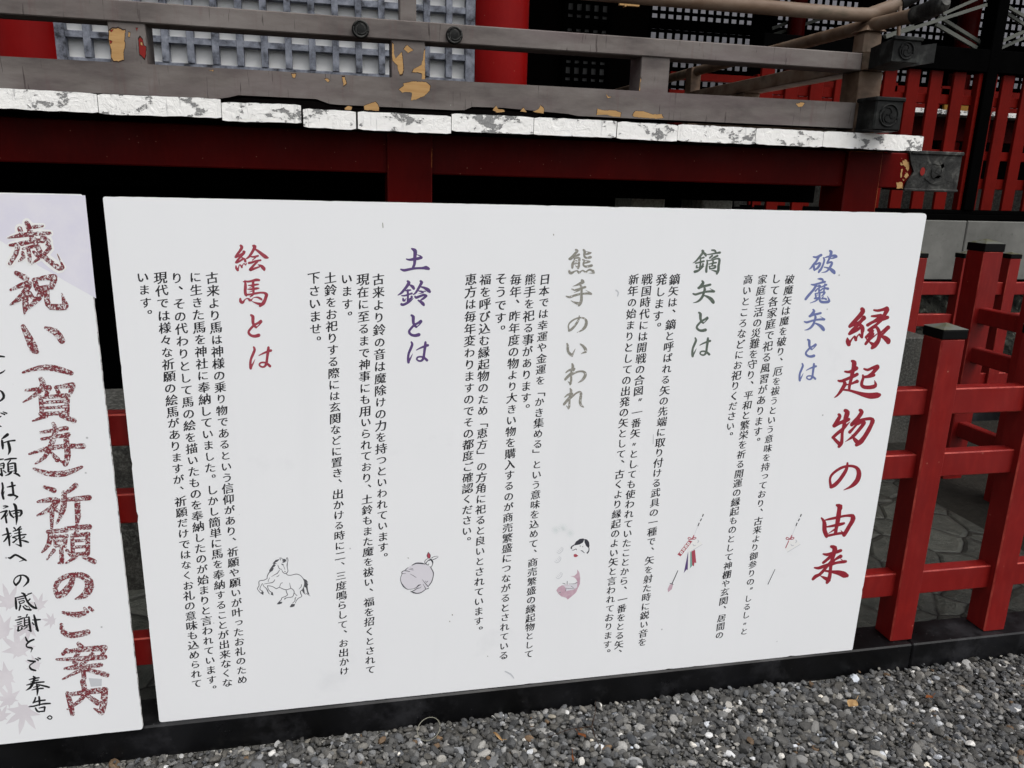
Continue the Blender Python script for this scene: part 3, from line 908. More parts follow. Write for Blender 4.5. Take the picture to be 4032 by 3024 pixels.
mb = MB(); mb.box(2.0, 8.3, 5.55, 5.8, 0.9, 1.315, 0.006)
tag(mb.build('granite_wall', M['granite']), 'low granite wall seen between the feet of the red slats', 'stone wall')
for x in (2.02, 2.21, 2.40, 2.58):
    pass
# red slats continuing under the veranda
root2 = empty('underfloor_slats', (2.45, 4.75, 1.0))
tag(root2, 'short red slats in the dark under the veranda beside its corner post', 'fence')
for a, b in ((2965, 2974), (3021, 3066), (3122, 3166)):
    x0, x1 = at(a, 770, Y=4.80).x, at(b, 770, Y=4.80).x
    mb = MB(); mb.box(x0, x1, 4.80, 4.825, 1.0, 1.32, 0.002)
    under(mb.build('slat', M['slat_red']), root2)
mb = MB(); mb.box(2.35, 2.70, 4.79, 4.84, 1.02, 1.145, 0.003)
under(mb.build('base_rail', M['black_wood']), root2)

# ---- corridor behind: second veranda edge, far lattice wall, braces
root = empty('far_veranda', (4.5, 6.2, 1.5))
tag(root, 'far veranda edge with white board ends glimpsed between the red slats', 'veranda')
z0, z1 = at(3615, 445, Y=6.2).z, at(3615, 426, Y=6.2).z
x = 2.8
i = 0
while x < 8.0:
    w = 0.30 + 0.05 * ((i * 7) % 3 - 1)
    mb = MB(); mb.box(x + 0.002, x + w - 0.002, 6.2, 7.4, z0 + 0.004 * (i % 2), z1 + 0.004 * (i % 2), 0.003)
    under(mb.build('floorboard', M['flaking_white']), root)
    x += w; i += 1
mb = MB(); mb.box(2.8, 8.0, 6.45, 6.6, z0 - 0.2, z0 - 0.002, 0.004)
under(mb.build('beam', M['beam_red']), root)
mb = MB()
for zz in (1.98, 2.12): mb.box(2.8, 8.0, 6.6, 6.66, zz, zz + 0.06, 0.003)
for xx in (3.6, 4.9, 5.45, 6.7): mb.box(xx, xx + 0.09, 6.6, 6.68, z1, 2.2, 0.003)
for xx in (5.05, 5.62): mb.box(xx - 0.14, xx + 0.12, 6.57, 6.598, 1.965, 2.055, 0.004, 1)
under(mb.build('railing', [M['slat_red'], M['gold']]), root)

FY = 10.0
root = empty('shrine_corridor', (5.0, FY, 1.5))
tag(root, 'dark corridor whose black lattice lets pale light through small square holes', 'corridor')
xa, xb = at(2240, 150, Y=FY).x, at(4100, 150, Y=FY).x
mb = MB()
ph, bw = 0.1075, 0.038
za, zb_ = 1.95, 5.2
x = at(2560, 100, Y=FY).x
x0 = x
while x0 > xa: x0 -= ph
k = 0
xx = x0
while xx < xb + 1:
    mb.box(xx - bw / 2, xx + bw / 2, FY, FY + 0.012, za, zb_, 0.0); xx += ph
zr = at(2700, 52 + 3, Y=FY).z
zz = zr
while zz > za: zz -= ph
while zz < zb_:
    mb.box(x0, xb + 1, FY + 0.002, FY + 0.010, zz - bw / 2, zz + bw / 2, 0.0); zz += ph
# heavier members
for py in (104,):
    z = at(2760, py, Y=FY).z
    mb.box(x0, xb + 1, FY - 0.03, FY + 0.06, z - 0.055, z + 0.055, 0.0)
for pa, pb in ((2968, 3046), (2385, 2552), (3380, 3470), (3735, 3765)):
    mb.box(at(pa, 100, Y=FY).x, at(pb, 100, Y=FY).x, FY - 0.04, FY + 0.07, 1.2, zb_, 0.0)
z2 = at(2760, 290, Y=FY).z
mb.box(x0, xb + 1, FY - 0.035, FY + 0.065, z2 - 0.03, z2 + 0.03, 0.0)
under(mb.build('lattice', M['black_wood']), root)
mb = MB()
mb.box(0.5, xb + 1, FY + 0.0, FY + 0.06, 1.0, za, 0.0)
mb.box(1.1, 14, 5.0, 11, 5.0, 5.15, 0.0)  # unseen roof plane, added to keep sky light out of the corridor
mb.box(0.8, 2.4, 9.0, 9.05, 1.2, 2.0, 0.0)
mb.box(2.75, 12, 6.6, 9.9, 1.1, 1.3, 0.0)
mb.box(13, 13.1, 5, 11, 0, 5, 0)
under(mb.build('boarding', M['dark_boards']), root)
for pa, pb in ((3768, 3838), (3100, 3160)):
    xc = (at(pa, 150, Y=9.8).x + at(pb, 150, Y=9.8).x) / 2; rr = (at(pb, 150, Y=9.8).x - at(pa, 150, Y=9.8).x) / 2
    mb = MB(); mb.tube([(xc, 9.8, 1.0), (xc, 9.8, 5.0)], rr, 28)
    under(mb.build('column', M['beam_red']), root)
mb = MB()
for (p0, p1, w) in (((3490, 145), (3888, 18), 13), ((3715, 55), (3850, -5), 11), ((3690, 95), (3848, 188), 15), ((3702, 66), (3872, 172), 13), ((3486, 142), (3600, 101), 11),
                    ((3918, 176), (4032, 125), 13), ((3924, 197), (4032, 150), 12), ((3944, 10), (4040, 66), 12), ((3942, 34), (4040, 98), 12)):
    yy = 5.00 + 0.024 * (len(mb.f) // 6)
    a = at(*p0, Y=yy); b = at(*p1, Y=yy)
    d = (b - a).normalized(); nn = Vector((-d.z, 0, d.x)); hw = w * 0.36166 / 0.36166 * 5.0 / 3100 * 0.5
    q = [a + nn * hw, b + nn * hw, b - nn * hw, a - nn * hw]
    mb.prism([(p.x, p.z) for p in q], yy, yy + 0.02)
under(mb.build('cross_brace', M['brace_grey']), root)
mb = MB()
for (p0, p1, w) in (((3041, 112), (3160, 67), 12), ((3052, 134), (3240, 72), 12)):
    a = at(*p0, Y=9.9); b = at(*p1, Y=9.9)
    d = (b - a).normalized(); nn = Vector((-d.z, 0, d.x)); hw = w * 9.9 / 3100 * 0.5
    q = [a + nn * hw, b + nn * hw, b - nn * hw, a - nn * hw]
    yy = 9.90 + 0.03 * (len(mb.f) // 6)
    mb.prism([(p.x, p.z) for p in q], yy, yy + 0.02)
under(mb.build('cross_brace', M['brace_grey']), root)
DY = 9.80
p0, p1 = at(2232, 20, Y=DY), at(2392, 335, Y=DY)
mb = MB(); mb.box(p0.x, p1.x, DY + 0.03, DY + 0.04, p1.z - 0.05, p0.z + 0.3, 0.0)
dim = under(mb.build('shade_grey_panel', M['shade_grey_paper']), root)
mb = MB()
x = p0.x
while x < p1.x + 0.02:
    mb.box(x - 0.022, x + 0.022, DY, DY + 0.02, p1.z - 0.06, p0.z + 0.31, 0.0); x += 0.1075
z = p1.z - 0.03; k = 0
while z < p0.z + 0.31:
    w = 0.06 if k % 3 == 0 else 0.021
    mb.box(p0.x - 0.02, p1.x + 0.02, DY + 0.003, DY + 0.018, z - w, z + w, 0.0); z += 0.118; k += 1
under(mb.build('dim_lattice', M['black_wood']), root)
mb = MB(); mb.box(2.2, 18, 12.5, 12.7, 0, 9, 0.0)
tag(mb.build('plaster_wall', M['pale_plaster']), 'pale outer wall seen only through the holes of the black lattice', 'wall')
mb = MB(); p = at(2440, 16, Y=4.2); q = at(2518, 21, Y=4.2)
mb.box(p.x, q.x, 4.2, 4.22, p.z - 0.006, p.z + 0.006, 0.002)
mb.box(p.x + 0.027, p.x + 0.036, 4.195, 4.225, p.z - 0.012, p.z + 0.010, 0.002)
tag(mb.build('bamboo_rod', M['bare_wood']), 'short pale bamboo rod hanging level beneath the top rail', 'rod')

# ================================================================== SIGNBOARDS
CA = Vector((0.99987977, -0.0154248, 0.0015881)).normalized()
CB = Vector((-3.71413728e-04, 1.71742615e-02, -9.99852443e-01))
CB = (CB - CA * CB.dot(CA)).normalized()
SC = 0.985
TL = CAM + (Vector((-0.42681494, 1.6739206, 1.23815236)) - CAM) * SC
SW, SH = 1.8 * SC, 1.1875236 * SC
UP = -CB
NIN = UP.cross(CA).normalized()        # points away from the viewer
if NIN.y < 0: NIN = -NIN
BL = TL - UP * SH
SM = Matrix(((CA.x, NIN.x, UP.x, BL.x), (CA.y, NIN.y, UP.y, BL.y), (CA.z, NIN.z, UP.z, BL.z), (0, 0, 0, 1)))
SMI = SM.inverted()
def onsign(px, py, off=0.0):
    """photo pixel -> (x, z) on the sign plane shifted 'off' towards the viewer"""
    d = SMI.to_3x3() @ (ROT.transposed() @ Vector((px - CX, py - CY, FPX)))
    o = SMI @ CAM
    t = (-off - o.y) / d.y
    p = o + d * t
    return p.x, p.z

def signboard(label, x0, x1, z0, z1, y0, th, corner):
    root = empty('information_signboard')
    root.matrix_world = SM
    tag(root, label, 'signboard', 'signboards in front of the red fence')
    mb = MB()
    pts = []
    for cx, cz, a0, r in ((x1, z1, 0, corner[0]), (x0, z1, 90, corner[1]), (x0, z0, 180, corner[2]), (x1, z0, 270, corner[3])):
        sx = 1 if cx == x1 else -1; sz = 1 if cz == z1 else -1
        for k in range(5):
            a = R_(a0 + 90 * k / 4)
            pts.append((cx - sx * r + r * math.cos(a), cz - sz * r + r * math.sin(a)))
    # slightly worn outline
    out = []
    for (ax, az_), (bx_, bz_) in zip(pts, pts[1:] + pts[:1]):
        l = math.hypot(bx_ - ax, bz_ - az_)
        k = max(1, int(l / 0.012))
        for j in range(k):
            t = j / k
            x, z = ax + (bx_ - ax) * t, az_ + (bz_ - az_) * t
            w = mnoise.noise((x * 40, z * 40, y0 * 50 + 3))
            w = max(0, w - 0.35) * 0.006
            x += -w if x > (x0 + x1) / 2 else w
            z += -w if z > (z0 + z1) / 2 else w
            out.append((x, z))
    mb.prism(out, y0, y0 + th, 1)
    mb.m[0] = 0; mb.m[1] = 1
    mb.build('panel', [M['sign_white'], M['sign_edge']], root)
    return root

tr = onsign(3650.5, 840.5)
main = signboard('big white signboard with five coloured headings and dense vertical Japanese text', 0.0, SW, 0.0, SH, 0.0, 0.007, (0.009, 0.005, 0.007, 0.003))
LOFF = 0.020
lx1 = onsign(337, 766, LOFF)[0]; lx1b = onsign(549, 2873, LOFF)[0]
lzt = onsign(337, 766, LOFF)[1]; lzb = onsign(549, 2873, LOFF)[1]
lx = (lx1 + lx1b) / 2
left = signboard('white signboard with worn maroon brush lettering and pale maple leaves, cut off at left', lx - 0.9, lx, lzb, lzt, -LOFF, 0.007, (0.004, 0.006, 0.010, 0.006))

LAYER = [0]
class Flat:
    """Flat printing on a sign, every stroke a hair above the one before."""
    def __init__(s, off=0.0): s.mb = MB(); s.off = off
    def strokes(s, txt, x0, y0, k, mi=0, wk=1.0, lift=0.0):
        for st in parse(txt):
            V, F, rank = ribbon([(x, y, w * wk) for x, y, w in st], 40)
            LAYER[0] += 1
            d = 0.00016 + 0.2 * lift + (LAYER[0] % 60) * 0.000003
            P = []
            for (x, y), r in zip(V, rank):
                X, Z = onsign(x0 + x * k, y0 + y * k, s.off)
                P.append((X, -s.off - d - r * 3e-7, Z))
            s.mb.add(P, F, mi)
    def poly(s, pts, x0, y0, k, mi=0, lift=0.0):
        LAYER[0] += 1
        d = 0.00012 + 0.2 * lift + (LAYER[0] % 60) * 0.000003
        P = []
        for x, y in pts:
            X, Z = onsign(x0 + x * k, y0 + y * k, s.off)
            P.append((X, -s.off - d, Z))
        s.mb.add(P, [tuple(range(len(P)))], mi)
    def build(s, name, mats, parent, label=None):
        o = s.mb.build(name, mats, parent, fix=False)
        if label: o['label'] = label
        return o

# ---- brush lettering of the title and the headings: strokes as x y width
G = {
'縁': (3310, 1170, .13261, "640 360 130 660 420 140 560 560 130 330 800 110 270 870 100; 290 860 90 430 800 90 560 740 90 700 620 120; 690 600 120 540 790 100 330 1010 110 260 1090 80; 260 1090 90 480 980 90 600 890 90 650 950 130 640 1060 90 640 1180 60; 550 800 90 640 880 110 670 950 90; 560 1110 60 610 1160 90 630 1190 80; 420 1180 80 450 1270 90; 200 1220 50 210 1300 130 240 1400 130; 240 1390 90 330 1250 50 410 1160 50 440 1210 90; 455 1270 60 500 1150 40 560 1100 50; 990 385 60 1100 400 80 1250 370 90 1370 340 140; 1380 370 140 1290 540 110 1170 640 110; 920 565 60 1050 560 90 1190 540 100; 1180 560 60 960 710 40 790 830 60; 800 830 100 950 740 90 1100 690 100 1250 640 130 1390 600 110; 1200 690 90 1080 800 80 950 900 100 830 980 90; 850 980 110 960 900 90 1060 890 90 1130 1000 110 1150 1120 120 1110 1300 130 1000 1440 150 930 1510 90; 980 1420 130 870 1340 60; 950 1000 90 880 1080 110 750 1190 80; 750 1200 50 780 1260 40; 950 1090 110 860 1230 110 740 1390 80; 900 1240 50 1080 1090 30; 1410 900 130 1300 970 80 1180 1060 50; 1400 950 60 1290 1060 60 1200 1130 90; 1180 1150 60 1300 1200 130 1400 1290 170 1410 1330 140"),
'起': (3270, 1390, .13261, "430 550 60 560 560 90 700 500 110 770 450 120; 640 240 80 700 280 150 690 420 130 650 580 120 630 700 110 590 850 90 560 1000 85 555 1090 70; 230 820 60 330 830 90 560 740 90 700 680 100 790 630 100; 620 910 70 720 870 80 790 840 110; 400 850 90 430 920 120 380 1010 110 290 1150 90 200 1260 60 120 1320 30; 460 940 50 540 930 40; 390 1090 60 560 1110 70 800 1180 100 1000 1240 140 1200 1270 180 1400 1250 170 1450 1240 110; 1000 470 60 1100 500 80 1250 440 90 1390 400 130; 1390 420 140 1250 590 100 1080 700 70; 1280 650 110 1150 690 100 1000 710 80; 960 660 60 970 740 80 930 870 90 930 960 100 1000 1010 110 1150 1020 115 1300 990 120 1340 930 90 1305 810 15"),
'物': (3250, 1590, .13261, "400 320 90 430 360 100 370 480 120 270 640 120; 260 650 120 420 570 100 600 500 120 690 460 100; 590 200 110 650 250 150 610 400 140 560 580 110 530 720 90 500 850 90 490 1050 95 470 1170 110 400 1270 90; 440 1210 120 330 1110 100 230 1000 80; 220 1000 90 350 880 100 500 760 100 600 660 80 730 530 15; 1030 190 100 1080 240 120 980 400 120 860 530 120 780 620 110; 790 600 120 930 530 90 1100 470 90 1340 440 100 1400 500 140 1370 600 120 1280 780 130 1160 980 130 1040 1130 150 920 1220 100; 970 1160 140 870 1060 110 780 910 10; 960 560 80 850 700 70 720 840 100; 960 600 80 1100 530 70; 1140 560 130 1100 640 110 930 850 100 800 980 90 590 1125 12"),
'の': (3220, 1790, .13261, "880 250 60 860 400 90 780 560 110 640 760 110 500 900 120 390 960 100; 390 960 90 375 870 80 360 740 70 400 620 75 520 500 80 700 390 80 880 340 75 1030 340 80 1150 390 100 1210 480 130 1220 600 145 1180 740 145 1090 860 130 960 960 80 770 1050 20"),
'由': (3180, 1960, .13261, "410 600 50 480 690 100 500 800 130 500 950 130 540 1080 130 560 1150 90; 520 660 40 650 630 70 850 590 80 1100 535 70 1310 525 100; 1340 540 120 1350 600 150 1320 700 130 1230 850 120 1150 990 120 1080 1100 120; 870 220 80 960 260 170 940 350 130 920 500 140 890 700 130 850 900 105 825 1050 100; 580 860 50 750 830 75 950 790 100 1080 755 70; 610 1060 20 720 990 40 830 920 60; 570 1130 80 760 1090 75 980 1050 80 1070 1060 80; 1060 1060 80 980 960 8"),
'来': (3150, 2120, .13261, "690 460 50 800 480 90 950 440 90 1120 390 100 1210 355 90; 930 240 90 1030 280 150 1010 420 130 960 600 110 920 780 100 900 950 100 880 1120 110 840 1240 120 800 1310 90; 850 1230 130 720 1170 90 600 1110 20; 900 540 100 800 630 90 690 720 80; 1210 530 110 1130 570 90 1030 640 60 970 720 60; 430 870 50 550 880 90 700 830 100 900 770 110 1100 720 80 1300 690 100 1360 680 80; 1200 600 15 1250 640 30; 900 700 70 800 830 80 700 950 90 580 1070 90 460 1130 110 380 1210 80; 740 960 60 950 990 90 1150 1020 150 1320 1080 190 1390 1100 120"),
'破': (3150, 960, .09644, "545 530 60 650 550 90 780 500 100 860 460 110; 760 540 100 660 720 90 540 860 90 450 980 70 360 1045 15; 570 900 80 570 1000 90 590 1070 90; 640 840 70 760 790 80 820 790 100 790 890 100 700 1000 90 620 1050 70; 960 570 60 990 650 80 970 760 80 920 900 80 850 1040 90 760 1160 80; 770 1120 60 780 1020 10; 1000 570 30 1120 530 70 1260 500 80 1420 480 110 1480 520 110; 1450 540 90 1330 590 60 1240 590 40; 1220 290 90 1270 330 130 1250 450 110 1200 590 90 1160 680 80 1110 760 70; 1110 790 80 1200 760 80 1290 750 90 1300 810 100 1240 930 100 1150 1060 80 1050 1140 60 880 1175 18; 980 950 40 1120 980 70 1250 1040 130 1370 1140 160 1400 1190 110"),
'魔': (3140, 1070, .09644, "830 290 40 940 290 100 1020 320 90 1040 390 80; 560 520 50 680 530 90 850 480 80 1020 430 90 1120 410 90; 760 540 100 680 700 100 560 840 100 430 990 110 330 1120 100; 800 600 50 900 560 80 940 590 60; 890 560 70 880 700 75 880 850 70; 820 690 60 730 790 70; 940 640 45 1050 590 60 1180 530 80; 1120 500 60 1095 650 70 1075 790 70; 1120 670 80 1240 690 110; 1040 680 60 930 770 60; 730 900 70 750 1000 80 740 1090 90; 730 890 50 900 860 60 1090 820 80; 1100 850 100 1050 940 70 980 990 40; 800 950 30 900 940 40; 700 1090 70 850 1070 80; 910 880 65 900 1000 75 870 1080 90; 850 1090 80 740 1190 60 520 1275 25; 910 1050 80 910 1170 90 980 1230 110 1120 1240 110 1260 1220 120 1290 1160 90 1215 985 12; 1050 1020 50 970 1110 50 1080 1090 70 1170 1120 80"),
'矢': (3130, 1190, .09644, "740 300 70 780 360 110 720 460 120 620 570 100; 600 570 100 750 510 90 900 480 95 1050 440 90; 390 790 60 480 820 90 650 770 85 850 720 80 1050 700 90 1190 700 100; 1180 670 50 1030 580 10; 820 540 70 840 620 100 800 760 90 750 900 100 650 1030 90 520 1110 60 390 1140 18; 800 850 50 930 900 90 1080 1000 140 1160 1110 140 1170 1130 110"),
'と': (3110, 1310, .09644, "730 280 70 790 330 110 790 440 105 800 550 95 850 640 90 900 680 70; 1050 480 100 960 540 80 830 610 80 740 700 80 660 800 80 660 880 90 740 950 90 860 970 105 980 940 120; 1080 500 50 1000 600 40 920 670 40"),
'は': (3090, 1390, .09644, "710 430 60 740 510 85 690 650 90 620 820 80 600 960 85 610 1080 100 610 1120 90; 640 1060 60 690 960 50 755 825 10; 880 705 30 1000 640 55 1120 590 70 1270 540 90; 1190 440 80 1180 560 100 1160 700 90 1140 850 85 1120 980 90 1050 1070 70 960 1070 60 890 1010 60 940 940 60 1050 930 60 1150 970 80 1240 1050 90"),
'鏑': (2700, 950, .09644, "690 390 110 710 440 110 620 570 90 500 720 80 400 820 60 290 885 18; 730 470 80 800 530 110 820 590 80; 590 700 60 740 660 70; 400 895 60 560 860 70 740 810 80; 600 680 70 600 850 70 590 1000 75 560 1150 70; 450 990 60 440 1080 80 500 1060 50; 700 920 70 690 1000 80 560 1080 70; 370 1240 110 480 1210 100 600 1130 70 740 1020 25; 1060 360 60 1170 370 90 1220 430 80; 880 540 40 1050 520 60 1250 480 70 1390 460 100; 1080 590 80 980 680 70; 1300 590 80 1200 640 90 1040 720 25; 870 780 60 880 900 75 850 1050 90 840 1180 100 840 1250 90; 900 800 45 1080 760 60 1280 710 60 1370 730 100 1370 850 100 1340 1000 105 1330 1180 110 1270 1320 90; 1300 1250 110 1180 1210 70 1040 1170 18; 940 935 40 1080 900 60 1240 870 70; 1110 790 80 1120 870 80 1070 990 60; 960 1020 50 990 1120 80; 1000 1020 40 1100 1010 50 1210 1000 80 1190 1080 80 1030 1120 60"),
'熊': (2200, 950, .09644, "700 350 90 760 390 110 640 530 100 530 640 90 440 720 100; 470 730 100 600 650 80 740 580 90 830 540 90; 650 680 70 620 800 80 560 950 110 555 1080 90; 700 690 60 810 670 90 840 720 110 830 850 90 820 1000 100 790 1100 90; 780 1070 80 670 990 18; 640 800 35 740 790 40; 650 900 25 760 830 18; 640 930 45 770 900 40; 1010 350 80 1060 420 110 1040 560 90 1060 640 90 1150 680 90 1300 650 110; 1310 470 70 1220 500 90 1080 540 60; 1130 420 25 1250 450 50; 980 750 60 1050 790 90 1010 880 70 1010 970 80 1080 1030 90 1220 1020 100 1340 990 110; 1260 830 80 1160 860 80 1040 900 50; 1090 780 25 1220 800 40; 420 1200 90 460 1290 120 540 1290 110 640 1230 60 750 1200 60 820 1280 110 900 1230 60 980 1190 60 1090 1260 80 1130 1260 80; 1120 1230 50 1270 1160 80 1400 1220 110 1440 1290 80; 1440 1300 60 1220 1300 10"),
'手': (2200, 1080, .09644, "950 250 110 990 310 140 860 380 110 700 450 60 570 490 12; 530 600 40 650 640 80 800 610 90 950 560 90 1080 520 100; 300 890 40 430 930 90 600 880 95 800 820 90 1000 790 80 1200 780 90 1320 800 90; 1300 760 60 1100 650 10; 860 420 60 920 500 90 935 620 95 930 780 100 930 920 110 920 1080 120 870 1200 120 820 1270 90; 830 1200 130 650 1150 80 490 1070 12; 850 650 60 620 750 12"),
'い': (2200, 1330, .09644, "340 240 70 370 330 100 370 480 105 410 600 110 500 690 120 550 740 80; 560 690 90 600 600 65 680 435 8; 880 255 60 1000 340 100 1090 470 135 1100 570 100; 1090 590 60 1000 610 60 900 665 8"),
'わ': (2190, 1400, .09644, "650 340 70 680 420 110 660 540 100 620 650 90; 390 700 40 500 610 80 640 560 80 740 540 90; 740 540 80 700 620 80 600 740 110 480 850 110 370 970 100; 600 820 90 610 950 90 600 1080 90 570 1170 90; 560 1130 80 465 1045 8; 600 820 60 720 730 75 880 660 75 1050 640 80 1160 690 110 1190 780 125 1140 900 120 1050 1010 90 890 1110 22"),
'れ': (2190, 1500, .09644, "570 310 60 610 400 110 590 520 100 550 640 90; 350 660 40 460 570 80 600 520 90 660 520 80; 660 530 70 600 610 80 500 730 110 400 850 110 320 950 100; 540 750 90 540 900 85 530 1040 90 500 1120 80; 490 1090 80 400 1000 8; 580 720 60 700 600 70 830 490 70 960 440 80 1010 500 110 1000 640 110 980 800 115 985 920 110 1040 1010 100 1120 1070 40"),
'土': (1550, 960, .09644, "740 200 70 850 260 150 880 330 160 870 480 140 860 650 130 850 820 115 800 950 110; 520 620 50 640 650 90 800 630 120 1000 600 120 1130 560 120; 950 440 25 1100 500 60; 290 1040 60 420 1080 110 600 1050 110 800 1010 100 1000 995 95 1200 990 110 1320 980 170 1430 1020 110"),
'鈴': (1555, 1085, .09644, "520 230 90 570 290 140 500 420 120 380 580 110 250 720 90 120 800 35; 620 390 70 720 450 130 770 530 110; 450 620 60 560 600 80 640 590 60; 520 600 90 530 750 90 530 900 85 520 1080 90; 280 820 50 400 820 70 560 770 70 690 730 80; 330 930 60 350 1010 110 400 1030 70; 410 1000 50 460 930 25; 680 860 90 690 900 80 560 990 80; 270 1170 110 330 1190 110 480 1130 100 640 1030 70 760 920 12; 1050 230 100 1090 280 130 1030 400 110 940 560 100 840 710 80 740 780 35; 1070 460 60 1200 500 100 1350 590 160 1420 660 110; 1240 640 50 1100 640 15; 980 630 50 1090 650 80 1150 690 70; 1130 700 50 950 750 10; 820 850 70 860 900 110 1000 850 100 1180 790 100 1270 830 120; 1260 840 110 1180 920 100 1060 1000 60; 950 1010 60 1070 1080 120 1150 1160 140 1180 1200 100"),
'絵': (910, 930, .09644, "390 380 90 440 450 130 360 600 110 250 740 100 180 850 90; 200 850 100 360 770 90 500 690 100 540 640 120 500 620 80; 520 690 110 400 820 100 290 950 90 200 1070 90; 230 1070 100 350 1020 80 480 930 90; 440 870 50 550 940 90 580 1020 110; 200 1210 50 210 1300 100 270 1380 110; 290 1330 60 340 1170 40 400 1200 70 440 1270 80; 455 1220 50 520 1110 40 600 1170 70 630 1080 15; 900 390 90 970 420 150 920 540 120 830 700 110 720 850 90 600 930 35; 990 530 70 1120 620 110 1280 750 140 1420 850 150 1510 880 60; 800 830 50 930 840 80 1100 800 80; 1030 840 50 870 980 40; 730 1090 100 850 1070 90 1000 1020 90 1200 980 80; 1080 1040 70 950 1160 90 830 1290 100 780 1360 120; 800 1370 120 980 1310 90 1150 1250 60; 1110 1165 40 1240 1220 120 1340 1330 150 1350 1370 100"),
'馬': (925, 1070, .09644, "350 400 50 420 430 80 430 600 125 420 780 120 440 920 120 470 980 70; 400 360 40 520 400 80 700 370 90 880 330 120 990 340 90; 740 400 110 750 600 105 760 800 90 740 920 90 620 1030 40; 540 555 30 700 550 80 850 525 90 970 510 50; 520 710 30 700 710 90 880 680 100 980 670 50; 570 660 6 690 610 40; 560 840 6 700 790 40; 480 930 80 650 920 80 850 880 90 1050 850 80 1200 860 90; 1230 880 110 1290 930 140 1260 1050 130 1230 1150 130 1150 1290 150 1020 1400 90; 1080 1330 130 880 1280 80 690 1200 15; 220 1100 80 230 1200 130 310 1260 120 370 1190 70 440 1110 40 530 1090 60 600 1150 110 670 1160 80 720 1090 30 820 1040 40 950 1050 80 1080 1120 80 1110 1160 30"),
}
def glyph(fl, ch, to=None, frm=None, wk=1.0):
    """draw a traced character; 'to'/'frm' move a repeat: pixel centre (and scale) of the copy"""
    x0, y0, k, txt = G[ch]
    if to:
        cx, cy, s = to; fx, fy = frm
        fl.strokes(txt, cx - (fx - x0) * s, cy - (fy - y0) * s, k * s, 0, wk)
    else:
        fl.strokes(txt, x0, y0, k, 0, wk)

f = Flat()
for ch in '縁起物の由来': glyph(f, ch)
f.build('title_lettering', M['ink_title'], main, 'large crimson brush title down the right side')
cYA, cTO, cHA = (3211, 1262), (3192, 1371), (3172, 1466)
f = Flat()
for ch in '破魔矢とは': glyph(f, ch)
f.build('heading_lettering', M['ink_blue'], main, 'blue heading')
f = Flat(); glyph(f, '鏑')
glyph(f, '矢', (2775, 1152, 1.06), cYA); glyph(f, 'と', (2764, 1267, 1.07), cTO); glyph(f, 'は', (2752, 1368, 1.08), cHA)
f.build('heading_lettering', M['ink_green'], main, 'dark grey green heading')
f = Flat()
for ch in '熊手いわれ': glyph(f, ch)
glyph(f, 'の', (2274, 1276, 0.62), (3326, 1875))
f.build('heading_lettering', M['ink_grey'], main, 'mottled grey heading')
f = Flat(); glyph(f, '土'); glyph(f, '鈴')
glyph(f, 'と', (1634, 1282, 1.2), cTO); glyph(f, 'は', (1636, 1388, 1.2), cHA)
f.build('heading_lettering', M['ink_purple'], main, 'purple heading')
f = Flat(); glyph(f, '絵'); glyph(f, '馬')
glyph(f, 'と', (1003, 1283, 1.25), cTO); glyph(f, 'は', (1016, 1410, 1.25), cHA)
f.build('heading_lettering', M['ink_crimson'], main, 'crimson heading')

# ---- body text, set vertically in the font that comes with the program
fc = bpy.data.curves.new('lettering', 'FONT')
fc.resolution_u = 3
fo = bpy.data.objects.new('lettering', fc)
col.objects.link(fo)
GLYPH = {}
def font_glyph(ch):
    if ch in '〝〟' and ch not in GLYPH:
        V = []; F = []
        for k in (0, 1):
            x = 0.48 + 0.17 * k + (0.08 if ch == '〝' else -0.18); y = 0.44 if ch == '〝' else 0.20
            F.append(tuple(range(len(V), len(V) + 4)))
            V += [(x, y), (x + 0.05, y - 0.02), (x + 0.17, y + 0.24), (x + 0.09, y + 0.25)]
        GLYPH[ch] = (V, F)
    if ch not in GLYPH:
        fc.body = ch
        dg = bpy.context.evaluated_depsgraph_get(); dg.update()
        me = bpy.data.meshes.new_from_object(fo.evaluated_get(dg))
        GLYPH[ch] = ([(v.co.x, v.co.y) for v in me.vertices], [tuple(p.vertices) for p in me.polygons])
        bpy.data.meshes.remove(me)
    return GLYPH[ch]
KANA = set('ぁあぃいぅうぇえぉおかがきぎくぐけげこごさざしじすずせぜそぞただちっつづてでとどなにぬねのはばぱひびふぶへべほぼまみむめもゃやゅゆょよらりるれろわをん')
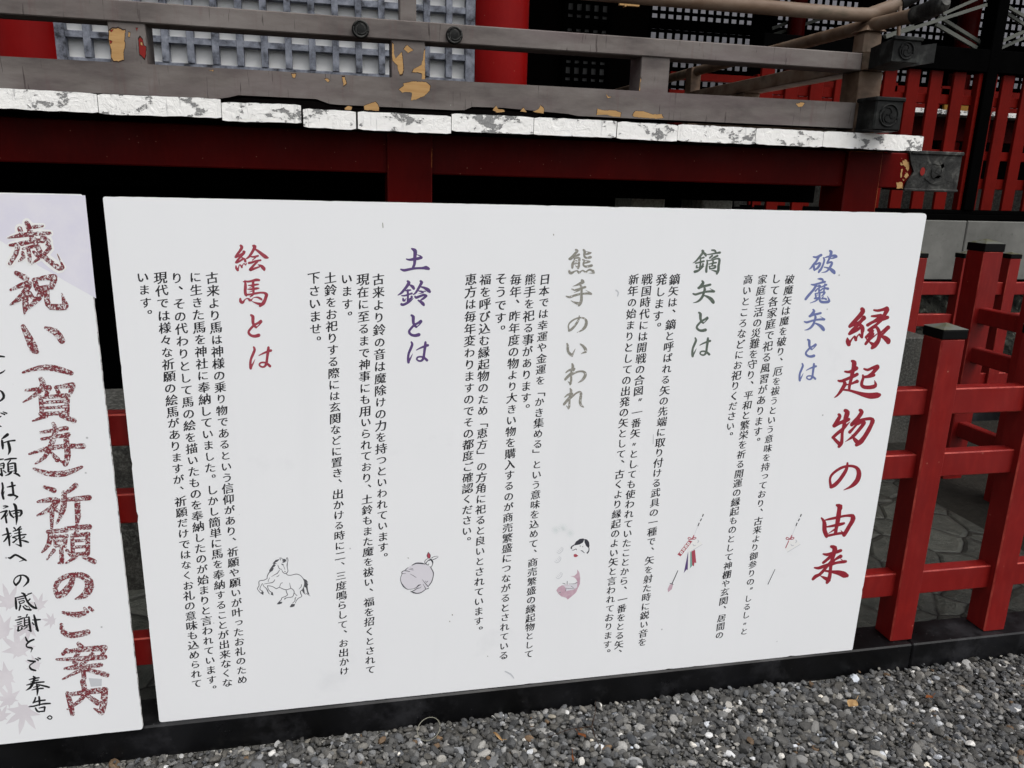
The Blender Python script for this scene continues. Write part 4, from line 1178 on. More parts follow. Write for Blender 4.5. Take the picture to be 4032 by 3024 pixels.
def column(mb, text, p_first, p_last, i_last=None, off=0.0, scale=1.0, wob=0.012):
    """vertical line of text; centres of the first glyph and of glyph i_last as photo pixels"""
    if i_last is None: i_last = len(text) - 1
    a = Vector(onsign(*p_first, off)); b = Vector(onsign(*p_last, off))
    step = (b - a) / i_last
    em = step.length * 0.985 * scale
    r_ = random.Random(text)
    for i, ch in enumerate(text):
        V, F = font_glyph(ch)
        c = a + step * i
        if ch in KANA: s, sh = em * 0.93, 0.07
        else: s, sh = em * 0.99, 0.16
        s *= r_.uniform(0.955, 1.045); ro = r_.uniform(-0.035, 0.035)
        ox, oy = -0.5, -0.38
        if ch in '、。': ox, oy, sh = 0.02, 0.16, 0.0
        elif ch in '〝〟': sh = 0.0
        elif ch in 'っょゃ': ox, oy = -0.42, -0.30
        P = []
        jx, jz = r_.uniform(-wob, wob) * s, r_.uniform(-wob, wob) * s
        for x, y in V:
            if ch in '「」':
                gx, gy = (y - 0.38), -(x - 0.5)
            elif ch == 'ー':
                gx, gy = -(y - 0.38), -(x - 0.5)
            else:
                gx, gy = x + ox, y + oy
                gy += sh * gx
                gx += 0.03 * gy
                gx, gy = gx - ro * gy, gy + ro * gx
                # swell the strokes a little, as a brush does
                q = mnoise.noise((gx * 5.0 + i, gy * 5.0, i * 1.7)) * 0.030
                gx += q; gy += 0.8 * q
            P.append((c.x + gx * s + jx, -off - 0.00018, c.y + gy * s + jz))
        mb.add(P, F)
        e = 0.023 * s                     # second pass of the brush thickens the strokes
        mb.add([(x - e, y - 0.00004, z - 0.15 * e) for x, y, z in P], F)
        mb.add([(x + e, y - 0.00002, z + 0.15 * e) for x, y, z in P], F)

TEXT = [
 ('under the blue heading', [("破魔矢は魔を破り、厄を祓うという意味を持っており、古来より御参りの〝しるし〟と", (3110, 1100), (2929, 2486), None),
  ("して各家庭で祀る風習があります。", (3056, 1097), (2983, 1699), 14),
  ("家庭生活の災難を守り、平和と繁栄を祈る開運の縁起ものとして神棚や玄関、居間の", (3002, 1100), (2833, 2500), None),
  ("高いところなどにお祀りください。", (2946, 1100), (2876, 1678), 14)]),
 ('under the grey green heading', [("鏑矢は、鏑と呼ばれる矢の先端に取り付ける武具の一種で、矢を射た時に鋭い音を", (2656, 1100), (2529, 2528), None),
  ("発します。", (2605, 1100), (2590, 1243), 3),
  ("戦国時代には開戦の合図〝一番矢〟としても使われていたことから、一番をとる矢、", (2548, 1100), (2437, 2537), 36),
  ("新年の始まりとしての出発の矢として、古くより縁起のよい矢と言われております。", (2495, 1100), (2391, 2537), 36)]),
 ('under the mottled grey heading', [("日本では幸運や金運を「かき集める」という意味を込めて、商売繁盛の縁起物として", (2145, 1100), (2082, 2574), None),
  ("熊手を祀る事があります。", (2088, 1100), (2070, 1565), 10),
  ("毎年、昨年度の物より大きい物を購入するのが商売繁盛につながるとされている", (2031, 1100), (1983, 2580), None),
  ("そうです。", (1973, 1097), (1970, 1252), 3),
  ("福を呼び込む縁起物のため「恵方」の方角に祀ると良いとされています。", (1912, 1100), (1884, 2445), 31),
  ("恵方は毎年変わりますのでその都度ご確認ください。", (1854, 1100), (1838, 2090), 22)]),
 ('under the purple heading', [("古来より鈴の音は魔除けの力を持つといわれています。", (1490, 1100), (1508, 2154), 23),
  ("現在に至るまで神事にも用いられており、土鈴もまた魔を祓い、福を招くとされて", (1429, 1100), (1458, 2636), None),
  ("います。", (1365, 1097), (1367, 1197), 2),
  ("土鈴をお祀りする際には玄関などに置き、出かける時に二、三度鳴らして、お出かけ", (1300, 1094), (1356, 2642), None),
  ("下さいませ。", (1236, 1094), (1243, 1295), 4)]),
 ('under the crimson heading', [("古来より馬は神様の乗り物であるという信仰があり、祈願や願いが叶ったお礼のため", (835, 1094), (954, 2676), None),
  ("に生きた馬を神社に奉納していました。しかし簡単に馬を奉納することが出来なくな", (769, 1091), (895, 2688), None),
  ("り、その代わりとして馬の絵を描いたものを奉納したのが始まりと言われています。", (697, 1094), (833, 2676), 36),
  ("現代では様々な祈願の絵馬がありますが、祈願だけではなくお礼の意味も込められて", (632, 1094), (775, 2691), None),
  ("います。", (562, 1091), (574, 1191), 2)])]
for lab, cols in TEXT:
    mb = MB()
    for t, p, q, il in cols:
        column(mb, t, p, q, il if il is not None else len(t) - 1)
    o = mb.build('paragraph_lettering', M['ink_body'], main, fix=False)
    o['label'] = 'dark body text ' + lab

# ---- little drawings on the main sign
f = Flat()
H = (1000, 2180, .13264)
f.strokes("465 540 30 400 650 22 390 740 20; 385 740 18 300 785 20 180 800 20 145 840 20 150 900 24 145 970 22 100 1030 20 130 1090 18 195 1165 20; 250 890 20 200 970 16 175 1060 20 250 1105 18; 620 770 16 560 850 22 400 880 14 300 900 10; 270 920 20 290 970 16 350 1010 20 400 1090 28 440 1180 18 470 1200 10; 400 950 20 410 1000 18 440 1080 18 510 1140 20; 400 950 20 520 965 18 600 1000 18 670 1040 22 750 1000 16 870 1050 20 980 1070 18 1090 1030 18 1150 1060 20 1190 1110 22 1185 1190 20 1140 1280 20 1000 1300 18 920 1330 24 900 1360 12; 850 865 14 800 880 18 770 960 14 745 1005 14; 1060 870 12 1075 960 16 1095 1020 22; 950 1080 20 985 1190 24 1000 1220 20 930 1270 18 830 1310 22 810 1370 20 750 1420 18; 1190 1160 18 1280 1250 14; 1250 1290 14 1220 1330 24 1215 1400 18 1145 1470 14; 1440 1070 14 1380 1120 26 1400 1210 24 1420 1265 18 1310 1330 18 1260 1390 18 1225 1470 12; 965 595 20 990 630 18 1090 640 18 1250 605 20 1350 630 18 1440 710 18 1500 840 18 1480 980 18 1440 1060 18; 1430 1080 20 1470 1150 24 1530 1210 12; 1540 1170 12 1600 1210 14 1670 1260 8; 710 340 16 740 420 20 780 455 16 830 460 12; 830 485 12 860 550 20 920 590 20 980 565 22 1010 510 18 990 420 16 985 330 28 1000 250 14 1010 190 20 985 110 20 950 180 16 960 230 12; 880 360 12 920 470 12; 915 525 26 930 535 20; 765 125 16 790 190 20; 765 125 12 820 130 16 850 180 14 855 240 10; 760 490 14 700 575 22 620 620 16 520 680 8; 755 625 8 710 670 18 665 690 8; 470 715 10 425 800 16 430 840 8; 1415 910 12 1400 980 18 1335 1050 10", *H)
for p in ([(200, 1180), (240, 1100), (290, 1140), (275, 1225)], [(500, 1215), (520, 1140), (555, 1140), (580, 1240)],
          [(675, 1500), (740, 1420), (845, 1430), (820, 1480), (760, 1500)], [(1060, 1585), (1110, 1495), (1220, 1490), (1200, 1560), (1130, 1590)],
          [(1470, 740), (1560, 780), (1610, 860), (1560, 850), (1610, 900), (1590, 960), (1605, 1100), (1650, 1220), (1590, 1190), (1540, 1000), (1500, 1000), (1495, 860)],
          [(1440, 1060), (1480, 990), (1495, 1080), (1510, 1180), (1460, 1140)],
          [(810, 295), (870, 310), (890, 350), (830, 335)], [(860, 150), (920, 155), (950, 200), (930, 250), (830, 280), (870, 240)],
          [(760, 160), (640, 185), (550, 290), (590, 300), (550, 345), (450, 490), (470, 560), (555, 505), (590, 430), (560, 420), (650, 345), (600, 320), (680, 290), (610, 280), (680, 240), (720, 210)]):
    f.poly(p, *H)
f.build('horse_drawing', M['ink_line'], main)
f = Flat()
H = (1560, 2160, .11456)
f.poly([(540, 570), (700, 500), (850, 500), (1000, 540), (1150, 610), (1240, 720), (1285, 850), (1270, 1000), (1220, 1140), (1110, 1300), (1000, 1400), (850, 1500), (720, 1540), (600, 1510), (600, 1440), (740, 1360), (600, 1385), (480, 1400), (380, 1390), (260, 1290), (170, 1160), (140, 1020), (200, 870), (190, 800), (290, 740), (410, 640)], *H, mi=1, lift=-0.0003)
f.poly([(1105, 120), (1170, 200), (1180, 270), (1150, 340), (1090, 330), (1055, 230)], *H, mi=2, lift=-0.0002)
f.strokes("1105 120 10 1165 200 18 1178 270 18 1150 340 14; 1105 120 10 1060 210 18 1065 280 18 1100 330 14; 540 570 20 680 505 40 800 500 45 900 510 45 990 535 15; 415 640 10 350 700 25 295 750 15; 470 790 15 380 770 22 260 760 22 190 820 28 200 870 20 150 1000 18 160 1130 20 240 1280 40 370 1390 22 480 1395 14 600 1380 14 700 1330 22 770 1260 40 850 1240 14; 210 860 18 330 850 8; 480 870 8 590 930 16 690 995 10; 1160 610 14 1210 690 28 1275 820 34 1270 960 26 1210 1150 30 1100 1300 24; 890 1060 6 1000 1190 22 1090 1300 26; 920 1210 8 980 1310 18 1030 1390 26 1120 1350 24; 1010 1400 22 850 1510 26 700 1535 30 580 1500 45 500 1460 20; 560 1460 20 620 1430 25 740 1360 22 830 1350 14 860 1300 10; 430 700 10 590 735 14; 490 670 10 580 690 12; 1010 1110 10 1040 1160 18 1090 1110 14; 1220 320 20 1320 265 16 1445 262 10; 1260 380 20 1340 350 22 1450 290 8; 1100 340 16 1000 400 22 980 480 22 1010 530 20; 1110 400 25 1050 460 25 1020 520 30 1110 570 20 1120 520 20; 1190 370 60 1250 450 50 1250 540 25 1200 650 20; 1120 400 40 1190 380 40", *H)
f.build('bell_drawing', [M['ink_dark'], M['ink_lilac'], M['ink_rose']], main)
f = Flat()
H = (2180, 2040, .20492)
f.poly([(385, 525), (430, 450), (500, 400), (570, 390), (590, 410), (560, 470), (500, 505), (430, 520)], *H)
f.poly([(590, 400), (640, 410), (680, 460), (690, 530), (675, 580), (620, 530), (595, 470)], *H)
f.strokes("390 520 20 345 550 25 340 580 30; 680 575 14 675 630 20 645 670 28; 355 615 8 390 612 12 430 590 12 440 610 12; 525 625 12 550 630 14 580 660 12 595 668 6", *H)
f.poly([(382, 705), (400, 690), (430, 690), (475, 722), (430, 750), (390, 745)], *H, mi=1)
f.strokes("508 537 18 512 537 18; 556 548 18 560 548 18", *H, mi=2)
f.build('mask_drawing', [M['ink_dark'], M['ink_rose'], M['ink_grey']], main)
f = Flat()
f.poly([(50, 1385), (90, 1330), (160, 1290), (240, 1280), (350, 1290), (420, 1250), (460, 1230), (430, 1170), (380, 1130), (320, 1115), (400, 1110), (450, 1060), (455, 985), (495, 1050), (510, 1150), (505, 1260), (465, 1350), (430, 1430), (350, 1500), (300, 1540), (270, 1565), (240, 1530), (150, 1505), (90, 1455)], *H)
f.poly([(180, 1288), (300, 1290), (430, 1255), (455, 1250), (450, 1330), (380, 1375), (240, 1400), (225, 1330)], *H, mi=1, lift=0.0003)
f.strokes("240 1340 8 230 1400 10; 250 1350 8 400 1358 6; 170 1250 6 220 1265 14; 260 1215 12 258 1275 10; 290 1265 6 400 1260 8 450 1230 10; 330 1300 6 380 1340 8", *H, mi=2, lift=0.0004)
f.strokes("118 1425 30 124 1425 30", *H, mi=1, lift=0.0004)
f.strokes("120 1425 20 123 1425 20", *H, mi=3, lift=0.0008)
for cx, cy in ((120, 630), (80, 810), (105, 1115)):
    f.strokes(f"{cx-60} {cy+20} 8 {cx-20} {cy+50} 10 {cx+40} {cy+10} 10 {cx+62} {cy-50} 8 {cx+20} {cy-70} 6; {cx-40} {cy-10} 6 {cx-10} {cy+20} 8; {cx-10} {cy-35} 6 {cx+20} {cy} 8; {cx+15} {cy-55} 6 {cx+40} {cy-25} 8", *H, mi=4)
for cx, cy, r in ((180, 190, 90), (40, 230, 80), (320, 290, 80)):
    for k in range(14):
        a = k * math.pi / 7
        f.strokes(f"{cx + 12 * math.cos(a)} {cy + 12 * math.sin(a)} 5 {cx + r * math.cos(a)} {cy + r * math.sin(a)} 4", *H, mi=5)
n = N('ink_mist', 0.5, 0.3); n.color(srgb(213, 221, 220)); M['ink_mist'] = n.m
f.build('fish_drawing', [M['ink_pink'], M['ink_lilac'], M['ink_line'], M['ink_black'], M['ink_pale'], M['ink_mist']], main)
def arrow(H, dx, full):
    f = Flat()
    f.strokes(f"{825+dx} 125 22 {810+dx} 160 22; {790+dx} 210 20 {770+dx} 245 20; {745+dx} 290 20 {725+dx} 340 20", *H, mi=0)
    f.strokes(f"{720+dx} 350 6 {655+dx} 510 6", *H, mi=4)
    f.poly([(x + dx, y) for x, y in ((600, 640), (740, 610), (810, 700), (560, 850), (530, 770))], *H, mi=2, lift=-0.0003)
    f.strokes(f"{645+dx} 525 18 {615+dx} 590 18", *H, mi=1)
    f.strokes(f"{605+dx} 598 16 {560+dx} 565 14 {530+dx} 582 14 {560+dx} 607 14 {605+dx} 598 16 {655+dx} 562 14 {688+dx} 574 14 {660+dx} 600 14 {605+dx} 598 16", *H, mi=1)
    f.strokes(f"{805+dx} 700 9 {560+dx} 848 10", *H, mi=4)
    f.strokes(f"{720+dx} 615 12 {735+dx} 640 22 {715+dx} 668 12; {625+dx} 695 10 {645+dx} 725 20 {680+dx} 715 10", *H, mi=4)
    if full:
        f.poly([(545, 620), (615, 640), (390, 930), (328, 895)], *H, mi=1)
        for cx, cy in ((540, 682), (495, 738), (450, 795), (403, 855)):
            f.poly([(cx - 8, cy - 36), (cx + 34, cy - 14), (cx + 6, cy + 34), (cx - 34, cy + 12)], *H, mi=2, lift=0.0003)
            f.strokes(f"{cx-8} {cy-12} 5 {cx+12} {cy+4} 5; {cx+10} {cy-10} 5 {cx-10} {cy+12} 5", *H, mi=1, lift=0.0006)
        f.poly([(535, 835), (525, 1190), (505, 1180), (450, 1250)], *H, mi=5)
        f.poly([(540, 840), (575, 850), (565, 1160), (535, 1232), (528, 1190)], *H, mi=2)
        f.poly([(575, 850), (600, 840), (612, 1110), (570, 1160)], *H, mi=6)
        f.poly([(600, 835), (665, 800), (690, 1055), (655, 1050), (645, 1120), (612, 1100)], *H, mi=1)
        f.strokes("335 1205 14 225 1455 18; 190 1450 16 245 1468 14", *H, mi=0)
        f.poly([(180, 1470), (245, 1465), (220, 1560), (148, 1618), (140, 1560)], *H, mi=3)
    else:
        f.strokes("515 630 16 455 765 16", *H, mi=1)
        f.strokes("250 1180 12 115 1465 14", *H, mi=0)
    f.build('arrow_drawing', [M['ink_line'], M['ink_rose'], M['ink_white'], M['ink_pink'], M['ink_pale'], M['ink_purple'], M['ink_teal']], main,
            'beribboned arrow drawing' if full else 'plain arrow drawing')
arrow((2600, 2000, .20492), 0, True)
arrow((3000, 2000, .20492), -70, False)
# scuffs
f = Flat()
f.strokes("1045 1042 8 1080 1060 10 1100 1085 6", 1344, 2000, .6174, mi=0)
f.strokes("1780 235 10 1795 250 10 1790 272 8", 1344, 1000, .6076, mi=0)
f.strokes("2022 1170 4 2020 1230 5", 1344, 1000, .6076, mi=0)
f.strokes("268 1445 5 270 1475 6; 1375 1518 6 1376 1524 6; 708 680 6 708 683 6", 1344, 0, .6076, mi=1)
f.strokes("708 680 7 708 683 7; 690 722 6 692 725 6; 425 318 5 428 320 5; 932 945 5 934 946 5", 1344, 2000, .6174, mi=1)
f.build('scuff_marks', [M['ink_pale'], M['ink_grey']], main)

# ---- left sign printing
W1 = 1.42
f = Flat(LOFF)
f.poly([(-300, 452), (0, 455), (928, 468), (1046, 1588), (700, 1395), (560, 1310), (420, 1235), (330, 1150), (150, 1050), (0, 960), (-300, 800)], 0, 600, .36166, 0, lift=-0.0003)
f.build('lavender_mountain', M['ink_lavender'], left)
def maple(f, cx, cy, r, rot, mi=0):
    V = []
    for k, (a, l) in enumerate(((90, 1.0), (45, 0.92), (0, 0.75), (-50, 0.5), (-130, 0.5), (180, 0.75), (135, 0.92))):
        a0 = R_(a + rot)
        b0 = R_(a + rot - (24 if a > -130 else 30)); c0 = R_(a + rot + 24)
        V += [(cx + r * 0.34 * math.cos(c0), cy - r * 0.34 * math.sin(c0)), (cx + r * 0.62 * l * math.cos(R_(a + rot + 11)), cy - r * 0.62 * l * math.sin(R_(a + rot + 11))),
              (cx + r * l * math.cos(a0), cy - r * l * math.sin(a0)),
              (cx + r * 0.62 * l * math.cos(R_(a + rot - 11)), cy - r * 0.62 * l * math.sin(R_(a + rot - 11)))]
    ang = sorted(V, key=lambda p: -math.atan2(-(p[1] - cy), p[0] - cx))
    f.poly(ang, 0, 2000, .6174, mi, lift=-0.0003)
f = Flat(LOFF)
for cx, cy, r, rot in ((60, 600, 130, 20), (20, 780, 140, 60), (120, 900, 150, 10), (40, 1080, 140, 100), (150, 1300, 150, 170), (250, 620, 90, 30), (330, 720, 70, 80), (180, 760, 110, 130), (60, 1220, 120, 40), (230, 1000, 80, 70), (10, 1330, 90, 20)):
    maple(f, cx, cy, r, rot)
f.build('maple_leaf_print', M['ink_maple'], left)
LT = [
 (0, 600, .36166, "290 765 40 320 830 55 345 930 48; 215 830 45 235 885 42; 370 812 36 465 800 24; 85 932 12 200 908 38 350 888 42 545 880 30; 110 1010 25 200 1000 42 380 962 42 470 965 40; 455 925 30 500 945 50 530 972 40; 195 1015 44 175 1100 46 110 1208 38; 250 1050 20 370 1022 36; 310 1050 34 320 1130 42 325 1195 30; 245 1090 30 255 1140 40 205 1185 14; 365 1080 26 405 1118 40; 345 900 40 390 980 50 450 1100 46 560 1200 46 650 1262 48 690 1252 26; 690 1250 24 625 1108 8; 520 1010 44 545 1040 40 470 1115 40 350 1212 16"),
 (0, 1000, .6076, "105 122 20 170 158 30; 70 232 12 140 202 24 190 192 26; 190 205 26 130 285 28 68 328 8; 165 240 26 166 330 30 160 385 10; 190 255 24 215 285 18; 222 165 18 236 205 28 240 230 20; 215 168 14 300 152 24 350 152 32; 350 165 32 335 215 24; 245 220 16 325 213 24; 272 235 28 250 285 30 178 355 12; 305 230 26 305 300 26 330 342 28 420 342 30; 425 335 30 400 255 6; 150 470 22 185 540 34 220 615 42 240 635 20; 295 478 14 360 505 34 402 562 30; 148 768 10 250 738 22 350 740 30 462 772 22"),
 (0, 1000, .6076, "265 808 22 280 850 30 240 905 22 150 960 6; 168 884 12 270 872 22 318 868 28; 315 870 26 300 915 18; 362 862 18 380 900 20; 362 862 14 470 850 28; 470 860 28 458 895 22; 262 928 18 270 980 24 270 1042 18; 265 930 14 430 918 24 438 930 26; 435 930 26 436 1040 22; 285 962 14 415 954 16; 285 998 14 415 990 16; 262 1038 20 430 1028 20; 300 1050 20 212 1082 8; 395 1048 18 480 1080 26; 345 1098 16 360 1150 26 330 1240 26 290 1315 20 230 1358 8; 262 1157 14 350 1142 18 430 1130 24; 270 1200 14 445 1170 22; 190 1296 10 300 1262 22 430 1245 22 540 1245 26; 428 1195 26 440 1300 30 424 1360 26; 424 1358 20 388 1338 8; 335 1290 14 372 1332 26; 220 1390 12 300 1420 24 420 1422 28 530 1380 14"),
 (0, 1000, .6076, "285 1508 14 350 1532 26; 245 1605 12 330 1592 26 375 1598 26; 370 1605 28 330 1650 26 240 1695 8; 338 1650 26 335 1790 12; 355 1650 18 385 1672 18; 490 1500 26 440 1540 18; 415 1550 26 412 1650 28 368 1745 10; 425 1592 18 578 1578 26; 500 1600 28 506 1700 28 494 1765 10"),
 (0, 2000, .6174, "305 152 18 425 140 22; 322 160 24 312 230 24 268 282 8; 350 180 18 356 242 18; 350 184 14 425 178 20; 420 184 20 415 242 18; 362 210 12 412 208 12; 360 240 14 415 238 14; 390 248 20 395 332 22; 395 345 20 372 352 8; 345 268 18 300 328 8; 425 268 16 455 302 18; 420 130 18 570 120 26; 495 140 18 475 170 14; 460 175 18 466 300 20; 460 177 16 562 166 22; 560 175 22 560 290 22; 475 210 14 552 205 14; 475 250 14 552 245 14; 470 296 16 560 287 16; 485 310 20 420 352 8; 535 310 20 602 342 24"),
 (0, 2000, .6174, "470 430 18 455 480 28 410 540 34 370 560 26; 368 558 22 352 510 24 390 450 24 480 425 24 550 445 36 572 500 42 540 555 32 480 580 6; 400 665 12 470 680 24 540 670 22; 538 675 14 500 698 6; 392 745 18 402 790 24 460 812 28 560 792 26; 540 640 14 560 662 14; 570 635 14 592 655 14; 500 865 18 522 890 26; 402 930 18 425 905 18; 430 915 18 550 900 24 668 892 28; 665 900 24 648 942 16; 500 925 20 470 985 18 555 1012 18; 590 930 20 530 992 18 410 1022 8; 360 966 10 500 962 22 670 950 22; 412 1026 12 530 1015 20 645 1000 20; 530 1000 22 536 1088 22; 520 1030 20 400 1092 8; 550 1030 18 682 1064 24; 430 1182 20 450 1250 26 462 1312 22; 440 1190 18 560 1172 24 672 1160 28; 668 1170 30 662 1240 32 648 1302 28; 640 1300 24 598 1278 6; 528 1108 26 540 1170 24 510 1230 20 430 1282 8; 550 1190 18 622 1242 26"),
]
f = Flat(LOFF)
x0_, y0_, k_, t_ = LT[0]
f.strokes(t_, x0_, y0_, k_, 1, 2.5, lift=-0.0003)          # white outline of the first character
for x0_, y0_, k_, t_ in LT: f.strokes(t_, x0_, y0_, k_, 0, W1 if k_ > .5 else 1.2, lift=0.0008)
f.build('title_lettering', [M['ink_worn'], M['ink_white']], left, 'worn maroon brush title')
BC = [
 (0, 1680, .31496, "95 98 30 60 125 25 20 155 8; 25 175 22 33 230 28 36 275 16; 35 205 10 110 180 14 186 172 18; 105 200 26 122 270 30 120 310 24 100 352 5; 0 410 16 42 403 12; 60 415 12 130 400 18 205 397 14; 130 420 14 92 465 10; 100 470 18 106 560 22; 100 470 12 160 455 16 190 460 20; 190 462 24 197 560 26; 115 505 9 160 495 11; 120 530 8 160 520 9; 105 565 9 190 550 9; 140 570 22 110 595 18 65 613 5; 175 580 12 220 595 22 248 618 14; 0 470 12 45 455 14 50 480 20 45 520 14; 0 490 8 40 485 8; 0 520 8 45 515 8; 15 530 18 28 610 20; 0 590 16 20 608 20; 45 550 14 75 573 12; 28 705 18 38 760 22 28 830 24 45 900 22; 40 850 14 55 805 5; 90 755 10 140 745 18 190 732 14; 150 700 24 160 760 22 168 850 24; 168 850 20 130 862 14 98 855 12 120 845 10 165 850 18 220 875 18; 218 878 16 180 918 4"),
 (0, 1980, .31496, "40 40 8 70 38 16 98 46 16; 95 48 12 40 70 5; 0 122 8 40 108 14 85 98 18; 85 100 22 50 160 20 15 200 12; 65 140 20 82 245 20; 85 165 10 102 125 5; 118 100 16 135 150 22 172 183 14; 125 112 10 200 92 14 262 95 20; 265 98 24 270 130 26 250 165 12; 165 135 10 240 118 12; 185 172 8 250 160 10; 175 15 20 195 40 30 205 120 28 210 200 24 203 272 6; 85 320 22 110 420 24 120 530 16; 30 405 10 80 390 16 135 380 12; 100 410 18 70 460 18 45 485 10; 112 445 8 145 405 5; 175 310 16 195 330 14; 255 300 18 215 330 8; 165 355 10 215 340 14 268 325 14; 180 385 8 230 372 12 270 365 8; 155 430 8 240 405 16 325 395 14; 240 330 18 245 420 24 262 540 22; 260 540 18 195 512 5; 160 435 12 195 440 12 200 465 14 155 495 8; 305 425 16 265 450 6; 265 465 10 320 480 20 355 492 14; 232 440 8 170 500 8; 105 685 12 130 690 22 170 660 22 200 650 20 260 680 20 310 710 20 330 720 12; 310 708 14 240 735 4"),
 (0, 2250, .31496, "255 45 12 260 80 18 240 130 20 200 170 22; 200 170 22 175 140 16 178 100 12 220 58 14 290 45 14 345 80 24 350 130 24 290 192 5; 270 268 12 305 285 24 320 330 18 360 400 22 420 450 24 458 460 16; 455 455 14 430 385 4; 350 285 14 395 270 12; 195 330 16 200 400 24 205 465 20; 195 330 10 270 312 14 340 298 12; 225 352 10 300 335 12; 240 380 14 250 405 14; 240 378 9 300 362 12 300 385 12 250 405 9; 375 345 16 335 385 8; 255 425 20 240 485 14; 290 435 14 320 470 18 385 480 20; 382 475 10 355 430 6; 310 420 10 340 440 14; 225 570 10 260 565 14; 190 610 8 240 600 16 290 580 14; 215 640 10 270 625 12; 220 665 10 265 650 12; 230 690 16 225 740 20; 235 690 9 278 672 12 268 720 12; 230 745 14 285 715 10; 340 540 16 328 565 8; 305 580 14 310 680 16; 305 580 9 360 568 12; 362 572 18 373 680 24 386 745 20; 385 745 16 345 730 4; 315 610 9 355 605 9; 318 640 9 360 632 9; 290 690 9 370 660 12; 340 690 14 298 725 5; 405 605 8 450 605 18 505 600 14; 425 545 16 440 600 26 455 680 26 475 740 22; 475 740 18 440 715 4; 405 640 14 425 665 12; 320 820 12 335 860 20 358 882 10; 425 850 16 375 870 20 330 915 16 342 945 16 395 955 20 405 968 14; 402 965 12 385 1010 4"),
 (50, 2550, .31496, "185 155 8 220 165 18 280 172 20; 270 180 12 220 215 12 212 240 16 235 270 22 288 285 14; 285 135 10 320 155 16; 315 125 10 345 138 16; 260 360 16 285 385 18; 205 400 8 260 385 16 330 375 14; 225 430 8 270 415 14 320 405 12; 175 468 10 240 450 18 310 435 18 390 428 16; 275 370 20 255 440 26 220 500 22 165 535 6; 310 458 10 380 475 18 455 495 18; 240 530 8 300 515 14 380 508 16; 260 495 8 330 480 14; 300 460 16 312 530 24 305 595 8; 285 625 16 275 660 18 255 690 14; 265 685 12 330 665 16 405 655 16; 330 615 18 335 660 22 335 720 14; 205 738 10 270 730 16 340 710 14 410 700 18 470 697 14; 285 755 16 305 790 20 335 805 12; 330 755 10 400 740 16; 402 745 20 395 795 14; 320 800 10 380 795 16; 465 850 11 492 870 13 470 896 11 432 874 13 465 850 11"),
 (0, 1380, .31496, "-30 75 10 0 72 20 55 78 14; -60 300 20 -10 290 18 40 265 14 66 242 4; -80 500 10 0 500 14 40 540 26 45 590 26 0 632 14 -40 650 5; 10 780 10 58 800 16; 40 768 10 84 785 16; -50 830 10 0 828 16 14 822 10; -60 900 10 0 945 14 18 950 8"),
]
f = Flat(LOFF)
for x0_, y0_, k_, t_ in BC: f.strokes(t_, x0_, y0_, k_, 0, 1.3)
f.build('body_lettering', M['ink_black'], left)
f = Flat(LOFF)
f.poly([(565, 1085), (650, 1090), (648, 1135), (580, 1140)], 0, 2000, .6174, 0, lift=-0.0002)
f.build('smudge', M['ink_pale'], left)
col.objects.unlink(fo); bpy.data.objects.remove(fo)

# ================================================================== GRAVEL AND SMALL THINGS
rng = np.random.default_rng(11)
def pebble_base(seed):
    bm = bmesh.new()
    bmesh.ops.create_icosphere(bm, subdivisions=2, radius=1.0)
    r = random.Random(seed)
    off = Vector((r.uniform(0, 50), r.uniform(0, 50), r.uniform(0, 50)))
    for v in bm.verts:
        d = v.co.normalized()
        k = 1 + 0.26 * mnoise.noise(d * 1.1 + off) + 0.10 * mnoise.noise(d * 2.6 + off)
        v.co = d * k
    for _ in range(r.choice((2, 3, 5, 6))):            # broken facets
        nrm = Vector((r.gauss(0, 1), r.gauss(0, 1), r.gauss(0, 1))).normalized()
        lim = r.uniform(0.50, 0.84)
        for v in bm.verts:
            t = v.co.dot(nrm)
            if t > lim: v.co -= nrm * (t - lim) * 0.92
    bm.verts.index_update()
    V = np.array([v.co[:] for v in bm.verts]); F = np.array([[l.index for l in f.verts] for f in bm.faces])
    bm.free()
    return V, F
BASES = [pebble_base(s) for s in range(16)]
pts = []
sp = 0.0108
y = 0.98
while y < 1.645:
    x = -1.25
    while x < 2.4:
        pts.append((x + rng.uniform(-.5, .5) * sp, y + rng.uniform(-.5, .5) * sp, 0))
        x += sp
    y += sp
n1 = len(pts)
extra = [(rng.uniform(-1.25, 2.4), rng.uniform(0.98, 1.638), 1) for _ in range(int(n1 * 0.30))]
pts = np.array(pts + extra)
npb = len(pts)
rad = np.clip(rng.lognormal(math.log(0.0069), 0.38, npb), 0.0034, 0.0175)
rad[pts[:, 2] == 1] *= 0.9
asp = np.stack([rng.uniform(0.85, 1.35, npb), rng.uniform(0.75, 1.05, npb), rng.uniform(0.45, 0.8, npb)], 1)
yaw = rng.uniform(0, 2 * math.pi, npb); tilt = rng.normal(0, 0.32, npb); tilt2 = rng.normal(0, 0.32, npb)
height = np.array([mnoise.noise((p[0] * 5, p[1] * 5, 0.3)) for p in pts]) * 0.006
zc = -0.006 + height + pts[:, 2] * 0.0065 + rng.normal(0, 0.0022, npb)
keep = ~((pts[:, 1] + rad * 1.2) > (1.642 - 0.010 * (pts[:, 0] - 1.487)))
u = rng.uniform(0, 1, npb)
val = np.where(u < 0.62, rng.uniform(0.042, 0.088, npb), np.where(u < 0.88, rng.uniform(0.085, 0.18, npb), np.where(u < 0.972, rng.uniform(0.19, 0.32, npb), rng.uniform(0.44, 0.66, npb))))
hue = rng.normal(0, 1, (npb, 1)) * np.array([[0.035, 0.008, -0.04]])
tint = np.clip(val[:, None] * (1 + hue + np.array([[0.012, 0.0, -0.03]])), 0.01, 0.9)
br = rng.uniform(0, 1, npb) < 0.007
